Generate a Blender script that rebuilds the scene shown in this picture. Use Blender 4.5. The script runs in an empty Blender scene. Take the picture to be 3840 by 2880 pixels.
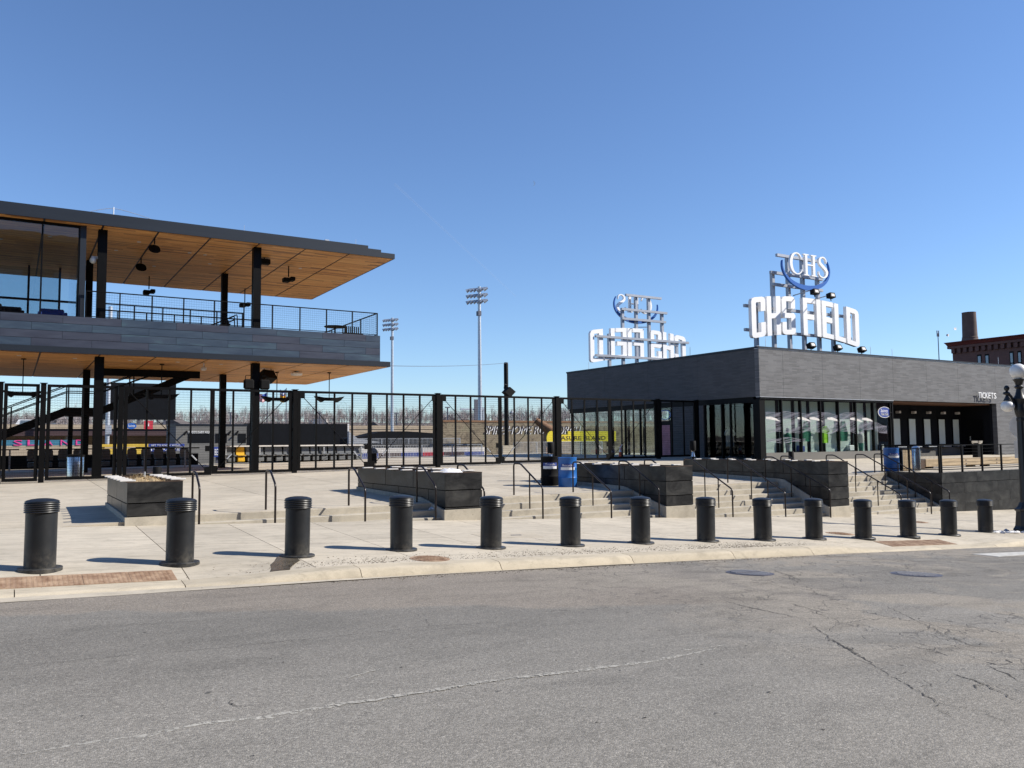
import bpy, math, random
from mathutils import Vector, Matrix
random.seed(7)
R = math.radians
S = bpy.context.scene
COL = S.collection

# ---------------------------------------------------------------- camera
# street frame: X along the kerb (to the right, downhill), Y across it, Z up, plaza edge at Z = 0
FL, PITCH, ROLL, YAW, CZ = 3101.55, .0712778, -.0089, math.atan2(.943033, 1.555967), 1.5
_c, _s = math.cos(YAW), math.sin(YAW)
_r0, _f0, _z = Vector((_c, -_s, 0)), Vector((_s, _c, 0)), Vector((0, 0, 1))
CF = _f0 * math.cos(PITCH) + _z * math.sin(PITCH)
_u0 = _z * math.cos(PITCH) - _f0 * math.sin(PITCH)
CR = _r0 * math.cos(ROLL) + _u0 * math.sin(ROLL)
CU = _u0 * math.cos(ROLL) - _r0 * math.sin(ROLL)
CP = Vector((0, 0, CZ))
cam_d = bpy.data.cameras.new('camera')
cam = bpy.data.objects.new('camera', cam_d)
COL.objects.link(cam)
cam_d.sensor_width = 36
cam_d.lens = 36 * FL / 3840
cam_d.clip_start, cam_d.clip_end = .1, 9000
m = Matrix.Identity(4)
for i in range(3):
    m[i][0], m[i][1], m[i][2], m[i][3] = CR[i], CU[i], -CF[i], CP[i]
cam.matrix_world = m
S.camera = cam

# ---------------------------------------------------------------- sky, sun, exposure
SUN_EL, SUN_AZ = R(36.5), R(121.0)          # azimuth from +Y towards +X
W = bpy.data.worlds.new('World')
S.world = W
W.use_nodes = True
nt = W.node_tree
sky = nt.nodes.new('ShaderNodeTexSky')
sky.sky_type = 'NISHITA'
sky.sun_disc = False
sky.sun_elevation = SUN_EL
sky.sun_rotation = SUN_AZ
sky.altitude = 200
sky.air_density = 1.0
sky.dust_density = .1
sky.ozone_density = 2.0
tint = nt.nodes.new('ShaderNodeMix')
tint.data_type, tint.blend_type = 'RGBA', 'MULTIPLY'
tint.inputs[0].default_value = 1
tint.inputs[7].default_value = (.99, 1.175, 1.46, 1)      # clear cold winter air: bluer than the model
nt.links.new(sky.outputs[0], tint.inputs[6])
nt.links.new(tint.outputs[2], nt.nodes['Background'].inputs[0])
nt.nodes['Background'].inputs[1].default_value = .066
sun_d = bpy.data.lights.new('sun', 'SUN')
sun_d.energy = 4.3
sun_d.angle = R(.53)
sun_d.color = (1, .94, .84)
sun = bpy.data.objects.new('sun', sun_d)
COL.objects.link(sun)
_sv = Vector((math.sin(SUN_AZ) * math.cos(SUN_EL), math.cos(SUN_AZ) * math.cos(SUN_EL), math.sin(SUN_EL)))
sun.rotation_euler = _sv.to_track_quat('Z', 'Y').to_euler()
sun.location = (30, -20, 40)
S.view_settings.view_transform = 'Standard'
S.view_settings.look = 'None'
S.view_settings.exposure = .75
S.view_settings.gamma = 1
S.render.resolution_x, S.render.resolution_y = 1024, 768

# ---------------------------------------------------------------- helpers
def pt(px, py, X=None, Y=None, Z=None, D=None):
    d = CF + CR * ((px - 1920) / FL) - CU * ((py - 1440) / FL)
    if X is not None: t = X / d.x
    elif Y is not None: t = Y / d.y
    elif Z is not None: t = (Z - CZ) / d.z
    else: t = D
    return CP + d * t

def zs(X):                       # pavement height along the bollard line
    X = min(max(X, -4), 60)
    s = min(X, 25) - 12.21
    return CZ - 2.154 - .0444 * s - .00034 * s * s - .03 * max(X - 25, 0)
def lerp(a, b, t): return a + (b - a) * t
def ss(a, b, x):
    t = min(max((x - a) / (b - a), 0), 1)
    return t * t * (3 - 2 * t)
def ramp_f(X):                   # kerb ramps with tactile plates
    return max(1 - ss(2.15, 4.6, X), ss(15.4, 17.6, X) * (1 - ss(21.4, 23.6, X)))
def zsw(X, Y):
    return zs(X) + .03 * (Y - 13.57) - ramp_f(X) * .1 * min(max((13.35 - Y) / .9, 0), 1)
def zrd(X, Y):
    return zs(X) - .045 - .14 + .017 * min(max(12 - Y, 0), 8)
def zp(X, Y):
    t = min(max((Y - 19) / 16, 0), 1.15)
    return .018 * max(min(Y, 38) - 19, 0) + .012 * (min(max(X, 0), 32) - 8) * t
def on_sw(px, py):
    p = pt(px, py, Z=-.3)
    for _ in range(40): p = pt(px, py, Z=zsw(p.x, p.y))
    return p
def on_rd(px, py):
    p = pt(px, py, Z=-.4)
    for _ in range(40): p = pt(px, py, Z=zrd(p.x, p.y))
    return p

ORG = {}
def root_org(o):
    while o is not None and o.parent is not None: o = o.parent
    return ORG.get(o.name, Vector((0, 0, 0))) if o else Vector((0, 0, 0))
def tag(o, label=None, cat=None, group=None, kind=None):
    if label: o['label'] = label
    if cat: o['category'] = cat
    if group: o['group'] = group
    if kind: o['kind'] = kind
    return o
def thing(name, label, cat, loc=(0, 0, 0), group=None, kind=None):
    o = bpy.data.objects.new(name, None)
    o.empty_display_size = .3
    COL.objects.link(o)
    o.location = loc
    ORG[o.name] = Vector(loc)
    return tag(o, label, cat, group, kind)
def copy_tree(o, loc, label=None, parent=None, rz=None):
    c = o.copy()
    COL.objects.link(c)
    if parent is None:
        c.location = loc
        ORG[c.name] = Vector(loc)
        if rz is not None: c.rotation_euler.z = rz
        if label: c['label'] = label
    else:
        c.parent = parent
    for ch in [k for k in o.children]:
        copy_tree(ch, None, parent=c)
    return c

class MB:
    def __init__(s): s.v, s.f = [], []
    def add(s, vs, fs):
        b = len(s.v)
        s.v += [tuple(v) for v in vs]
        s.f += [tuple(i + b for i in f) for f in fs]
        return s
    def box(s, x0, y0, z0, x1, y1, z1):
        return s.add([(x0, y0, z0), (x1, y0, z0), (x1, y1, z0), (x0, y1, z0), (x0, y0, z1), (x1, y0, z1), (x1, y1, z1), (x0, y1, z1)],
                     [(0, 3, 2, 1), (4, 5, 6, 7), (0, 1, 5, 4), (1, 2, 6, 5), (2, 3, 7, 6), (3, 0, 4, 7)])
    def cbox(s, x0, y0, z0, x1, y1, z1, c=.01):        # chamfered box
        xs, ys, zs_ = (x0, x1), (y0, y1), (z0, z1)
        v = []
        for k in (0, 1):
            for (i, j) in ((0, 0), (1, 0), (1, 1), (0, 1)):
                sx, sy, sz = 1 - 2 * i, 1 - 2 * j, 1 - 2 * k
                v += [(xs[i] + sx * c, ys[j] + sy * c, zs_[k]), (xs[i] + sx * c, ys[j], zs_[k] + sz * c), (xs[i], ys[j] + sy * c, zs_[k] + sz * c)]
        f = [(0, 9, 6, 3), (12, 15, 18, 21), (1, 4, 16, 13), (5, 8, 20, 17), (7, 10, 22, 19), (11, 2, 14, 23),
             (0, 3, 4, 1), (3, 6, 8, 5), (6, 9, 10, 7), (9, 0, 2, 11), (15, 12, 13, 16), (18, 15, 17, 20), (21, 18, 19, 22), (12, 21, 23, 14),
             (1, 13, 14, 2), (4, 5, 17, 16), (8, 7, 19, 20), (10, 11, 23, 22),
             (0, 1, 2), (3, 5, 4), (6, 7, 8), (9, 11, 10), (12, 14, 13), (15, 16, 17), (18, 20, 19), (21, 22, 23)]
        return s.add(v, f)
    def prism(s, poly, fn, d0, d1):                   # poly 2D (a,b); fn(a,b,d)->xyz
        n = len(poly)
        v = [fn(a, b, d0) for a, b in poly] + [fn(a, b, d1) for a, b in poly]
        f = [tuple(range(n)), tuple(range(2 * n - 1, n - 1, -1))]
        f += [(i, i + n, (i + 1) % n + n, (i + 1) % n) for i in range(n)]
        return s.add(v, f)
    def bar(s, p, q, r, n=3, r2=None, cap=True):
        p, q = Vector(p), Vector(q)
        d = (q - p)
        if d.length < 1e-6: return s
        d.normalize()
        a = d.cross(Vector((0, 0, 1)))
        if a.length < 1e-3: a = Vector((1, 0, 0))
        a.normalize()
        b = a.cross(d)
        r2 = r if r2 is None else r2
        v = []
        for c, rr in ((p, r), (q, r2)):
            for i in range(n):
                t = 2 * math.pi * (i + .5) / n
                v.append(c + a * math.cos(t) * rr + b * math.sin(t) * rr)
        f = [(i, (i + 1) % n, (i + 1) % n + n, i + n) for i in range(n)]
        if cap: f += [tuple(range(n - 1, -1, -1)), tuple(range(n, 2 * n))]
        return s.add(v, f)
    def sqbar(s, p, q, w, up=(0, 0, 1)):
        p, q = Vector(p), Vector(q)
        d = (q - p).normalized()
        a = d.cross(Vector(up))
        if a.length < 1e-3: a = Vector((1, 0, 0))
        a.normalize()
        b = a.cross(d)
        h = w / 2
        v = [c + a * sx * h + b * sy * h for c in (p, q) for sx, sy in ((-1, -1), (1, -1), (1, 1), (-1, 1))]
        return s.add(v, [(3, 2, 1, 0), (4, 5, 6, 7), (0, 1, 5, 4), (1, 2, 6, 5), (2, 3, 7, 6), (3, 0, 4, 7)])
    def tube(s, pts, r, n=8, bend=.07):
        P = [Vector(p) for p in pts]
        out = [P[0]]
        for i in range(1, len(P) - 1):
            a, b, c = P[i - 1], P[i], P[i + 1]
            l = min(bend, (a - b).length * .45, (c - b).length * .45)
            p0, p1 = b + (a - b).normalized() * l, b + (c - b).normalized() * l
            for t in (0, .33, .67, 1):
                out.append((p0 * (1 - t) * (1 - t) + b * 2 * t * (1 - t) + p1 * t * t))
        out.append(P[-1])
        rings = []
        ref = None
        for i, c in enumerate(out):
            d = (out[min(i + 1, len(out) - 1)] - out[max(i - 1, 0)]).normalized()
            if ref is None:
                ref = d.cross(Vector((1, 0, .01)))
                if ref.length < .05: ref = d.cross(Vector((0, 1, 0)))
            a = (ref - d * ref.dot(d)).normalized()
            ref = a
            b = d.cross(a)
            rings.append([c + a * math.cos(2 * math.pi * k / n) * r + b * math.sin(2 * math.pi * k / n) * r for k in range(n)])
        v = [p for rg in rings for p in rg]
        f = []
        for i in range(len(rings) - 1):
            for k in range(n):
                f.append((i * n + k, i * n + (k + 1) % n, (i + 1) * n + (k + 1) % n, (i + 1) * n + k))
        f += [tuple(range(n - 1, -1, -1)), tuple(range((len(rings) - 1) * n, len(rings) * n))]
        return s.add(v, f)
    def lathe(s, prof, c=(0, 0, 0), n=24):
        c = Vector(c)
        v, f = [], []
        for r, z in prof:
            for k in range(n):
                t = 2 * math.pi * k / n
                v.append(c + Vector((r * math.cos(t), r * math.sin(t), z)))
        for i in range(len(prof) - 1):
            for k in range(n):
                f.append((i * n + k, i * n + (k + 1) % n, (i + 1) * n + (k + 1) % n, (i + 1) * n + k))
        f += [tuple(range(n - 1, -1, -1)), tuple(range((len(prof) - 1) * n, len(prof) * n))]
        return s.add(v, f)
    def grid(s, xs, ys, zf):
        nx, ny = len(xs), len(ys)
        return s.add([(x, y, zf(x, y)) for y in ys for x in xs],
                     [(j * nx + i, j * nx + i + 1, (j + 1) * nx + i + 1, (j + 1) * nx + i) for j in range(ny - 1) for i in range(nx - 1)])
    def slab(s, x0, x1, y0, y1, zf, th=.12, nx=1, ny=1):
        xs = [lerp(x0, x1, i / nx) for i in range(nx + 1)]
        ys = [lerp(y0, y1, j / ny) for j in range(ny + 1)]
        s.grid(xs, ys, zf)
        lo = lambda x, y: (x, y, zf(x, y) - th)
        up = lambda x, y: (x, y, zf(x, y))
        for i in range(nx):
            s.add([lo(xs[i], y0), lo(xs[i + 1], y0), up(xs[i + 1], y0), up(xs[i], y0)], [(0, 1, 2, 3)])
            s.add([lo(xs[i + 1], y1), lo(xs[i], y1), up(xs[i], y1), up(xs[i + 1], y1)], [(0, 1, 2, 3)])
        for j in range(ny):
            s.add([lo(x0, ys[j + 1]), lo(x0, ys[j]), up(x0, ys[j]), up(x0, ys[j + 1])], [(0, 1, 2, 3)])
            s.add([lo(x1, ys[j]), lo(x1, ys[j + 1]), up(x1, ys[j + 1]), up(x1, ys[j])], [(0, 1, 2, 3)])
        return s
    def lump(s, c, rx, ry, rz, seed=0, n=10, rings=6, rough=.25):
        rnd = random.Random(seed)
        c = Vector(c)
        v, f = [], []
        for j in range(rings + 1):
            ph = math.pi * j / rings
            for k in range(n):
                t = 2 * math.pi * k / n
                q = 1 + rnd.uniform(-rough, rough)
                v.append(c + Vector((rx * math.sin(ph) * math.cos(t) * q, ry * math.sin(ph) * math.sin(t) * q, rz * math.cos(ph) * q)))
        for j in range(rings):
            for k in range(n):
                f.append(((j + 1) * n + k, (j + 1) * n + (k + 1) % n, j * n + (k + 1) % n, j * n + k))
        return s.add(v, f)
    def build(s, name, mat, parent=None, smooth=None, kind=None):
        me = bpy.data.meshes.new(name)
        o0 = root_org(parent)
        me.from_pydata([(v[0] - o0.x, v[1] - o0.y, v[2] - o0.z) for v in s.v], [], s.f)
        me.materials.append(mat)
        me.update()
        if smooth is not None:
            me.polygons.foreach_set('use_smooth', [True] * len(me.polygons))
            me.set_sharp_from_angle(angle=R(smooth))
        o = bpy.data.objects.new(name, me)
        COL.objects.link(o)
        if parent: o.parent = parent
        if kind: o['kind'] = kind
        return o
def struct(name, mb, mat, label=None, smooth=None):
    o = mb.build(name, mat, smooth=smooth)
    return tag(o, label, None, None, 'structure')
def solo(name, mb, mat, label, cat, group=None, smooth=None):   # a thing that is one mesh, origin at its base centre
    xs, ys, z_ = [v[0] for v in mb.v], [v[1] for v in mb.v], [v[2] for v in mb.v]
    o0 = Vector(((min(xs) + max(xs)) / 2, (min(ys) + max(ys)) / 2, min(z_)))
    mb.v = [(v[0] - o0.x, v[1] - o0.y, v[2] - o0.z) for v in mb.v]
    o = mb.build(name, mat, smooth=smooth)
    o.location = o0
    ORG[o.name] = o0
    return tag(o, label, cat, group)
_tc = {}
def text_mesh(body, h, ext=.01):
    cu = bpy.data.curves.new('txt', 'FONT')
    cu.body, cu.size, cu.extrude, cu.resolution_u = body, 1, 0, 2
    ob = bpy.data.objects.new('txt', cu)
    COL.objects.link(ob)
    dg = bpy.context.evaluated_depsgraph_get()
    me = ob.evaluated_get(dg).to_mesh()
    vs = [tuple(v.co) for v in me.vertices]
    fs = [tuple(p.vertices) for p in me.polygons]
    ob.evaluated_get(dg).to_mesh_clear()
    bpy.data.objects.remove(ob)
    bpy.data.curves.remove(cu)
    mx = max(v[1] for v in vs)
    x0 = min(v[0] for v in vs)
    return [((v[0] - x0) / mx * h, v[1] / mx * h) for v in vs], fs
def add_text(mb, body, h, fn, depth=.02, width=None):
    """fn(a,b,d) maps text plane to world; d = 0 front, depth back"""
    vs, fs = text_mesh(body, h)
    k = width / max(v[0] for v in vs) if width else 1
    vs = [(a * k, b) for a, b in vs]
    mb.add([fn(a, b, 0) for a, b in vs], fs)
    if depth > 0:
        cnt = {}
        for f in fs:
            for i in range(len(f)):
                cnt[(f[i], f[(i + 1) % len(f)])] = 1
        ed = [e for e in cnt if (e[1], e[0]) not in cnt]
        for a, b in ed:
            mb.add([fn(*vs[a], 0), fn(*vs[a], depth), fn(*vs[b], depth), fn(*vs[b], 0)], [(0, 1, 2, 3)])
    return mb

# ---------------------------------------------------------------- materials
class NT:
    def __init__(s, name):
        s.m = bpy.data.materials.new(name)
        s.m.use_nodes = True
        s.t = s.m.node_tree
        s.b = s.t.nodes['Principled BSDF']
        s.out = s.t.nodes['Material Output']
    def n(s, typ, **kw):
        nd = s.t.nodes.new(typ)
        for k, v in kw.items():
            if k in nd.bl_rna.properties.keys() and k not in nd.inputs: setattr(nd, k, v)
            else: nd.inputs[k].default_value = v
        return nd
    def l(s, a, b): s.t.links.new(a, b)
    def pos(s, scale=(1, 1, 1)):
        g = s.n('ShaderNodeNewGeometry')
        mp = s.n('ShaderNodeMapping')
        mp.inputs['Scale'].default_value = scale
        s.l(g.outputs['Position'], mp.inputs[0])
        return mp.outputs[0]
    def noise(s, vec, scale, detail=5, rough=.55, dist=0):
        nd = s.n('ShaderNodeTexNoise')
        nd.inputs['Scale'].default_value = scale
        nd.inputs['Detail'].default_value = detail
        nd.inputs['Roughness'].default_value = rough
        nd.inputs['Distortion'].default_value = dist
        s.l(vec, nd.inputs['Vector'])
        return nd.outputs['Fac']
    def ramp(s, fac, stops, interp='LINEAR'):
        r = s.n('ShaderNodeValToRGB')
        r.color_ramp.interpolation = interp
        while len(r.color_ramp.elements) < len(stops): r.color_ramp.elements.new(.5)
        for e, (p, c) in zip(r.color_ramp.elements, stops):
            e.position = p
            e.color = (*c, 1) if not isinstance(c, (int, float)) else (c, c, c, 1)
        s.l(fac, r.inputs[0])
        return r.outputs[0]
    def mix(s, fac, a, b, typ='MIX'):
        nd = s.n('ShaderNodeMix')
        nd.data_type, nd.blend_type = 'RGBA', typ
        for sock, val in ((nd.inputs[0], fac), (nd.inputs[6], a), (nd.inputs[7], b)):
            if isinstance(val, (int, float)): sock.default_value = val if sock == nd.inputs[0] else (val, val, val, 1)
            elif isinstance(val, tuple): sock.default_value = (*val, 1)
            else: s.l(val, sock)
        return nd.outputs[2]
    def math(s, op, a, b=0., c=0.):
        nd = s.n('ShaderNodeMath')
        nd.operation = op
        for i, val in enumerate((a, b, c)):
            if isinstance(val, (int, float)): nd.inputs[i].default_value = val
            else: s.l(val, nd.inputs[i])
        return nd.outputs[0]
    def bump(s, h, strength=.3, dist=.01):
        nd = s.n('ShaderNodeBump')
        nd.inputs['Strength'].default_value = strength
        nd.inputs['Distance'].default_value = dist
        s.l(h, nd.inputs['Height'])
        s.l(nd.outputs[0], s.b.inputs['Normal'])
    def rand(s):
        return s.n('ShaderNodeObjectInfo').outputs['Random']

def mk(name, col, rough=.6, metal=0., var=.12, vs=1.5, bump=0., bs=60, rnd=0., scale=(1, 1, 1), spec=.5, col2=None, rvar=.0):
    q = NT(name)
    p = q.pos(scale)
    nz = q.noise(p, vs, 6)
    a = tuple(c * (1 - var) for c in col)
    b = tuple(min(c * (1 + var), 1) for c in (col2 or col))
    c = q.ramp(nz, [(.3, a), (.7, b)])
    if rnd:
        f = q.math('MULTIPLY_ADD', q.rand(), 2 * rnd, 1 - rnd)
        c = q.mix(1., c, f, 'MULTIPLY')
    q.l(c, q.b.inputs['Base Color'])
    q.b.inputs['Roughness'].default_value = rough
    if rvar:
        q.l(q.math('MULTIPLY_ADD', q.noise(p, vs * 3, 4), rvar * 2, rough - rvar), q.b.inputs['Roughness'])
    q.b.inputs['Metallic'].default_value = metal
    q.b.inputs['Specular IOR Level'].default_value = spec
    if bump: q.bump(q.noise(p, bs, 4), bump, .01)
    return q.m

M = {}
# concrete: per-slab tone, cloudy stains, fine grain
def concrete(name, col, rnd=.06, var=.1):
    q = NT(name)
    p = q.pos()
    n1 = q.noise(p, .55, 6, .6)
    n2 = q.noise(q.pos((1, 3.5, 1)), 1.6, 6, .65, .6)
    n3 = q.noise(p, 55, 3, .6)
    c = q.ramp(n1, [(.3, tuple(x * (1 - var) for x in col)), (.68, tuple(x * (1 + var * .6) for x in col))])
    c = q.mix(.8, c, q.ramp(n2, [(.30, .70), (.52, 1.), (.8, 1.08)]), 'MULTIPLY')
    c = q.mix(.6, c, q.ramp(n3, [(.3, .9), (.7, 1.07)]), 'MULTIPLY')
    st = q.ramp(q.noise(p, 2.3, 7, .7, 1.0), [(.56, 1.), (.70, .78)])
    c = q.mix(.65, c, st, 'MULTIPLY')
    vg = q.n('ShaderNodeTexVoronoi')
    vg.inputs['Scale'].default_value = 2.1
    q.l(p, vg.inputs['Vector'])
    c = q.mix(.45, c, q.ramp(vg.outputs['Distance'], [(.03, .45), (.06, 1.)]), 'MULTIPLY')
    c = q.mix(.55, c, q.ramp(q.noise(q.pos((.7, 1, 1)), 5.5, 6, .75, 1.5), [(.33, .72), (.45, 1.), (.7, 1.06)]), 'MULTIPLY')
    if rnd: c = q.mix(1., c, q.math('MULTIPLY_ADD', q.rand(), 2 * rnd, 1 - rnd), 'MULTIPLY')
    q.l(c, q.b.inputs['Base Color'])
    q.b.inputs['Roughness'].default_value = .88
    q.b.inputs['Specular IOR Level'].default_value = .25
    q.bump(q.math('ADD', n3, q.noise(p, 9, 4)), .22, .006)
    return q.m
M['conc'] = concrete('concrete_paving', (.475, .42, .335), .07, .13)
M['conc_sw'] = concrete('concrete_pavement', (.475, .425, .345), .07, .13)
M['conc_kerb'] = concrete('concrete_kerb', (.46, .405, .315), .08, .12)
M['conc_step'] = concrete('concrete_step', (.44, .40, .33), .05, .14)
M['conc_old'] = concrete('concrete_tan', (.42, .34, .25), .03, .08)

def asphalt():
    q = NT('asphalt')
    g = q.n('ShaderNodeNewGeometry')
    P = g.outputs['Position']
    sx = q.n('ShaderNodeSeparateXYZ')
    q.l(P, sx.inputs[0])
    X, Y = sx.outputs[0], sx.outputs[1]
    wob = q.math('MULTIPLY_ADD', q.noise(P, .8, 5), 1.3, -.65)
    # worn brown strip next to the gutter, blue-grey newer lane
    d1 = q.math('SUBTRACT', Y, q.math('ADD', q.math('MULTIPLY_ADD', X, -.37, 10.75), wob))
    strip = q.ramp(q.math('MULTIPLY_ADD', d1, 5., .5), [(0, 0.), (1, 1.)])
    far = q.ramp(q.math('MULTIPLY_ADD', X, .25, -2.0), [(0, 1.), (1, 0.)])
    strip = q.mix(1., strip, far, 'MULTIPLY')
    big = q.ramp(q.noise(P, .23, 5, .6, .5), [(.38, 0.), (.62, 1.)])
    grey, brown, pale = (.198, .187, .168), (.226, .20, .17), (.25, .225, .19)
    c = q.mix(big, grey, (.22, .206, .184))
    lane = q.ramp(q.math('MULTIPLY', q.math('ADD', Y, wob), .083), [(.3, 1.07), (.5, 1.06), (.62, .92), (.73, .8), (.82, .88), (.92, 1.)])
    c = q.mix(.9, c, lane, 'MULTIPLY')
    c = q.mix(strip, c, brown)
    right = q.ramp(q.math('MULTIPLY_ADD', X, .28, -1.5), [(0, 0.), (1, 1.)])
    pn = q.ramp(q.noise(P, .42, 6, .65, .8), [(.48, 0.), (.54, 1.)])
    c = q.mix(q.math('MULTIPLY', right, pn), c, pale)
    dp = q.ramp(q.noise(q.pos((.6, 1.3, 1)), .7, 6, .6, 1.2), [(.52, 1.), (.66, .68)])
    c = q.mix(q.math('MULTIPLY_ADD', right, .65, .25), c, dp, 'MULTIPLY')
    bl = q.ramp(q.noise(q.pos((.55, 1.6, 1)), 1.1, 7, .68, .9), [(.3, .74), (.5, 1.), (.75, 1.1)])
    c = q.mix(.7, c, bl, 'MULTIPLY')
    oil = q.ramp(q.noise(P, 2.6, 4, .6), [(.66, 1.), (.76, .62)])
    c = q.mix(.7, c, oil, 'MULTIPLY')
    # aggregate
    vo = q.n('ShaderNodeTexVoronoi')
    vo.inputs['Scale'].default_value = 95
    q.l(P, vo.inputs['Vector'])
    sv = q.n('ShaderNodeSeparateColor')
    q.l(vo.outputs['Color'], sv.inputs[0])
    ag = q.ramp(sv.outputs[0], [(0, .55), (.5, .95), (.85, 1.2), (1, 1.75)])
    c = q.mix(.75, c, ag, 'MULTIPLY')
    n3 = q.noise(P, 28, 4, .7)
    c = q.mix(.7, c, q.ramp(n3, [(.3, .8), (.7, 1.2)]), 'MULTIPLY')
    pit = q.ramp(q.noise(P, 11, 5, .7), [(.27, .35), (.33, 1.)])
    c = q.mix(.8, c, pit, 'MULTIPLY')
    # crazing in the broken patch
    v2 = q.n('ShaderNodeTexVoronoi')
    v2.feature = 'DISTANCE_TO_EDGE'
    v2.inputs['Scale'].default_value = 1.5
    ad = q.n('ShaderNodeVectorMath')
    ad.operation = 'ADD'
    nn = q.n('ShaderNodeTexNoise')
    nn.inputs['Scale'].default_value = 1.8
    nn.inputs['Detail'].default_value = 6
    q.l(P, nn.inputs['Vector'])
    q.l(P, ad.inputs[0])
    sc = q.n('ShaderNodeVectorMath')
    sc.operation = 'SCALE'
    sc.inputs['Scale'].default_value = 1.0
    q.l(nn.outputs['Color'], sc.inputs[0])
    q.l(sc.outputs[0], ad.inputs[1])
    q.l(ad.outputs[0], v2.inputs['Vector'])
    cr = q.ramp(v2.outputs['Distance'], [(.0, 1.), (.022, 0.)])
    zone = q.math('MULTIPLY', right, q.ramp(q.noise(P, .5, 4), [(.44, 0.), (.54, 1.)]))
    crk = q.math('MULTIPLY', cr, zone)
    c = q.mix(q.math('MULTIPLY', crk, .75), c, (.03, .03, .032))
    q.l(c, q.b.inputs['Base Color'])
    q.b.inputs['Roughness'].default_value = .85
    q.b.inputs['Specular IOR Level'].default_value = .3
    h = q.math('ADD', q.math('MULTIPLY', vo.outputs['Distance'], -.5), q.math('MULTIPLY', n3, .8))
    h = q.math('SUBTRACT', h, q.math('MULTIPLY', crk, 1.2))
    q.bump(h, .55, .012)
    return q.m
M['asphalt'] = asphalt()
def ragged(name, col, thr, sc):
    q = NT(name)
    p = q.pos()
    n1 = q.noise(p, sc, 6, .7)
    q.l(q.ramp(n1, [(.35, tuple(c * .7 for c in col)), (.7, tuple(c * 1.25 for c in col))]), q.b.inputs['Base Color'])
    q.b.inputs['Roughness'].default_value = .95
    tr = q.n('ShaderNodeBsdfTransparent')
    mx = q.n('ShaderNodeMixShader')
    q.l(q.ramp(q.noise(p, sc * 1.3, 5, .75), [(thr - .04, 1.), (thr + .04, 0.)]), mx.inputs[0])
    q.l(q.b.outputs[0], mx.inputs[1])
    q.l(tr.outputs[0], mx.inputs[2])
    q.l(mx.outputs[0], q.out.inputs['Surface'])
    return q.m
M['crack'] = ragged('crack_tar', (.04, .038, .037), .46, 30)
M['ironp'] = mk('worn_iron_tread', (.30, .29, .29), .5, .4, var=.2, vs=6)
M['seam'] = ragged('seam_filler', (.37, .355, .32), .47, 22)
M['paint'] = mk('road_paint', (.46, .45, .42), .7, var=.25, vs=7)
M['rust'] = mk('rusty_iron', (.26, .14, .08), .85, var=.35, vs=5, col2=(.31, .22, .15), bump=.3, bs=50)
M['iron'] = mk('cast_iron', (.10, .10, .125), .5, .3, var=.2, vs=6, bump=.2, bs=60)
M['wet'] = mk('wet_stain', (.10, .085, .065), .25, var=.3, vs=8)
M['snow'] = mk('dirty_snow', (.72, .72, .74), .8, var=.15, vs=9, bump=.6, bs=18)
M['debris'] = mk('leaf_litter', (.10, .075, .05), .9, var=.4, vs=20)
M['boll'] = mk('charcoal_paint', (.0105, .012, .0145), .4, .0, var=.18, vs=2.5, rvar=.12, bump=.08, bs=30)
M['black'] = mk('black_steel', (.0022, .0022, .0026), .5, var=.2, vs=3, rvar=.1, spec=.14)
def boll_paint():
    q = NT('scuffed_charcoal_paint')
    tc = q.n('ShaderNodeTexCoord')
    sx = q.n('ShaderNodeSeparateXYZ')
    q.l(tc.outputs['Object'], sx.inputs[0])
    p = q.pos()
    base = q.ramp(q.noise(p, 2.5, 5), [(.3, (.009, .0105, .013)), (.7, (.014, .016, .019))])
    sc = q.ramp(q.noise(q.pos((6, 6, 1.2)), 3.2, 7, .75), [(.66, 0.), (.74, 1.)])
    base = q.mix(q.math('MULTIPLY', sc, .35), base, (.12, .12, .12))
    low = q.ramp(sx.outputs[2], [(.0, 1.), (.32, 0.)])
    dust = q.math('MULTIPLY', low, q.ramp(q.noise(p, 9, 6, .7), [(.4, 0.), (.7, 1.)]))
    base = q.mix(q.math('MULTIPLY', dust, .5), base, (.16, .145, .12))
    q.l(base, q.b.inputs['Base Color'])
    q.l(q.math('MULTIPLY_ADD', q.noise(p, 6, 5), .35, .26), q.b.inputs['Roughness'])
    q.b.inputs['Specular IOR Level'].default_value = .45
    q.bump(q.noise(p, 30, 4), .08, .01)
    return q.m
M['bollp'] = boll_paint()
M['blackm'] = mk('matt_black', (.004, .004, .0047), .75, var=.2, vs=3, spec=.2)
M['rail'] = mk('brown_black_rail', (.022, .016, .015), .3, .2, var=.25, vs=4)
M['galv'] = mk('galvanised_steel', (.50, .52, .55), .42, .6, var=.15, vs=4)
M['signsteel'] = mk('sign_steel', (.34, .36, .40), .45, .35, var=.08, vs=2)
M['white'] = mk('white_sign_face', (.86, .86, .86), .4, var=.03, vs=2)
M['blue'] = mk('blue_sign', (.015, .11, .42), .4, var=.05, vs=2)
M['fascia'] = mk('dark_fascia_metal', (.015, .021, .031), .5, .3, var=.1, vs=.8, scale=(.4, 1, 4))
M['chrome'] = mk('brushed_stainless', (.62, .62, .62), .2, 1., var=.08, vs=30, scale=(1, 1, .05))
M['timber'] = mk('old_timber', (.40, .31, .20), .85, var=.3, vs=2.5, scale=(.5, 3, 6), bump=.3, bs=20)
M['timber_dk'] = mk('dark_timber', (.075, .045, .03), .8, var=.3, vs=4)
M['bluebin'] = mk('blue_barrel_plastic', (.02, .13, .42), .4, var=.12, vs=3)
M['straw'] = mk('dead_grass', (.42, .31, .17), .9, var=.35, vs=12)
M['soil'] = mk('soil', (.06, .045, .032), .95, var=.35, vs=14, bump=.6, bs=30)
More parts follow.
